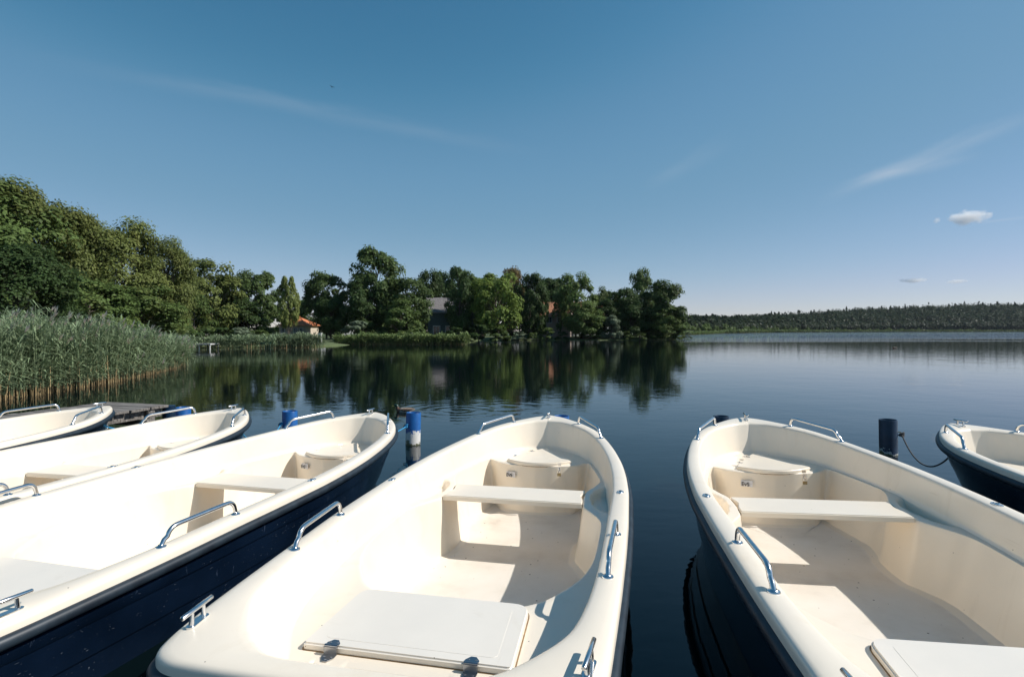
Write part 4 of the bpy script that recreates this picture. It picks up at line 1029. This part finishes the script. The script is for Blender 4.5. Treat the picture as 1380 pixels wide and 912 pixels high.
for a in (((1090, 275), (1440, 135), .016, .24, 7), ((1140, 250), (1330, 205), .012, .24, 9), ((-40, 60), (760, 215), .020, .10, 5), ((860, 260), (1000, 180), .02, .07, 6), ((1290, 305), (1440, 285), .003, .16, 6)):
    s = streak(*a)
    if tot is None: tot = s
    else:
        q = ND(nt, 'ShaderNodeMath', operation='ADD'); nt.links.new(tot, q.inputs[0]); nt.links.new(s, q.inputs[1]); tot = q.outputs[0]
spc = ND(nt, 'ShaderNodeSeparateColor'); nt.links.new(sky.outputs[0], spc.inputs[0]); cbc = ND(nt, 'ShaderNodeCombineColor')
for k, pts_ in enumerate((((0, 0), (.07, .055), (.104, .13), (.165, .20), (.25, .31), (.42, .51), (1, 1)), ((0, 0), (.10, .14), (.14, .205), (.196, .30), (.30, .375), (.45, .49), (.60, .59), (1, .95)), ((0, 0), (.20, .26), (.29, .365), (.39, .485), (.52, .545), (.69, .67), (1, .9)))):   # clear, slightly teal summer sky
    q1 = ND(nt, 'ShaderNodeMath', operation='MULTIPLY', inp={1: .1}); nt.links.new(spc.outputs[k], q1.inputs[0])
    q2 = ND(nt, 'ShaderNodeFloatCurve'); nt.links.new(q1.outputs[0], q2.inputs['Value']); cv = q2.mapping.curves[0]
    cv.points[0].location = pts_[0]; cv.points[1].location = pts_[-1]
    for p_ in pts_[1:-1]: cv.points.new(*p_)
    q2.mapping.update()
    q3 = ND(nt, 'ShaderNodeMath', operation='MULTIPLY', inp={1: 9.5}); nt.links.new(q2.outputs[0], q3.inputs[0]); nt.links.new(q3.outputs[0], cbc.inputs[k])
SKYC = mixc(nt, cbc.outputs[0], (6.6, 7.0, 7.6), tot)
nt.links.new(SKYC, bg.inputs[0]); bg.inputs[1].default_value = .088
sl = bpy.data.lights.new('sun', 'SUN'); sl.energy = 4.35; sl.angle = radians(.53); sl.color = (1, .965, .915)
so = bpy.data.objects.new('sun', sl); COL.objects.link(so)
sd = Vector((sin(radians(AZ)) * cos(radians(EL)), cos(radians(AZ)) * cos(radians(EL)), sin(radians(EL))))
so.rotation_euler = sd.to_track_quat('Z', 'Y').to_euler(); so.location = sd * 50
cam = bpy.data.cameras.new('camera'); co = bpy.data.objects.new('camera', cam); COL.objects.link(co); sc.camera = co
cam.sensor_width = 36; cam.lens = FP / 1380 * 36; cam.clip_start = .05; cam.clip_end = 30000
co.location = (0, 0, CH); co.rotation_euler = (radians(90) - math.atan2(456 - HZ, FP), 0, 0)
vw = sc.view_settings; vw.view_transform = 'Standard'; vw.look = 'None'; vw.exposure = .2; vw.gamma = 1
sc.render.engine = 'CYCLES'; sc.cycles.max_bounces = 12; sc.cycles.diffuse_bounces = 8; sc.cycles.volume_bounces = 12; sc.cycles.transparent_max_bounces = 16
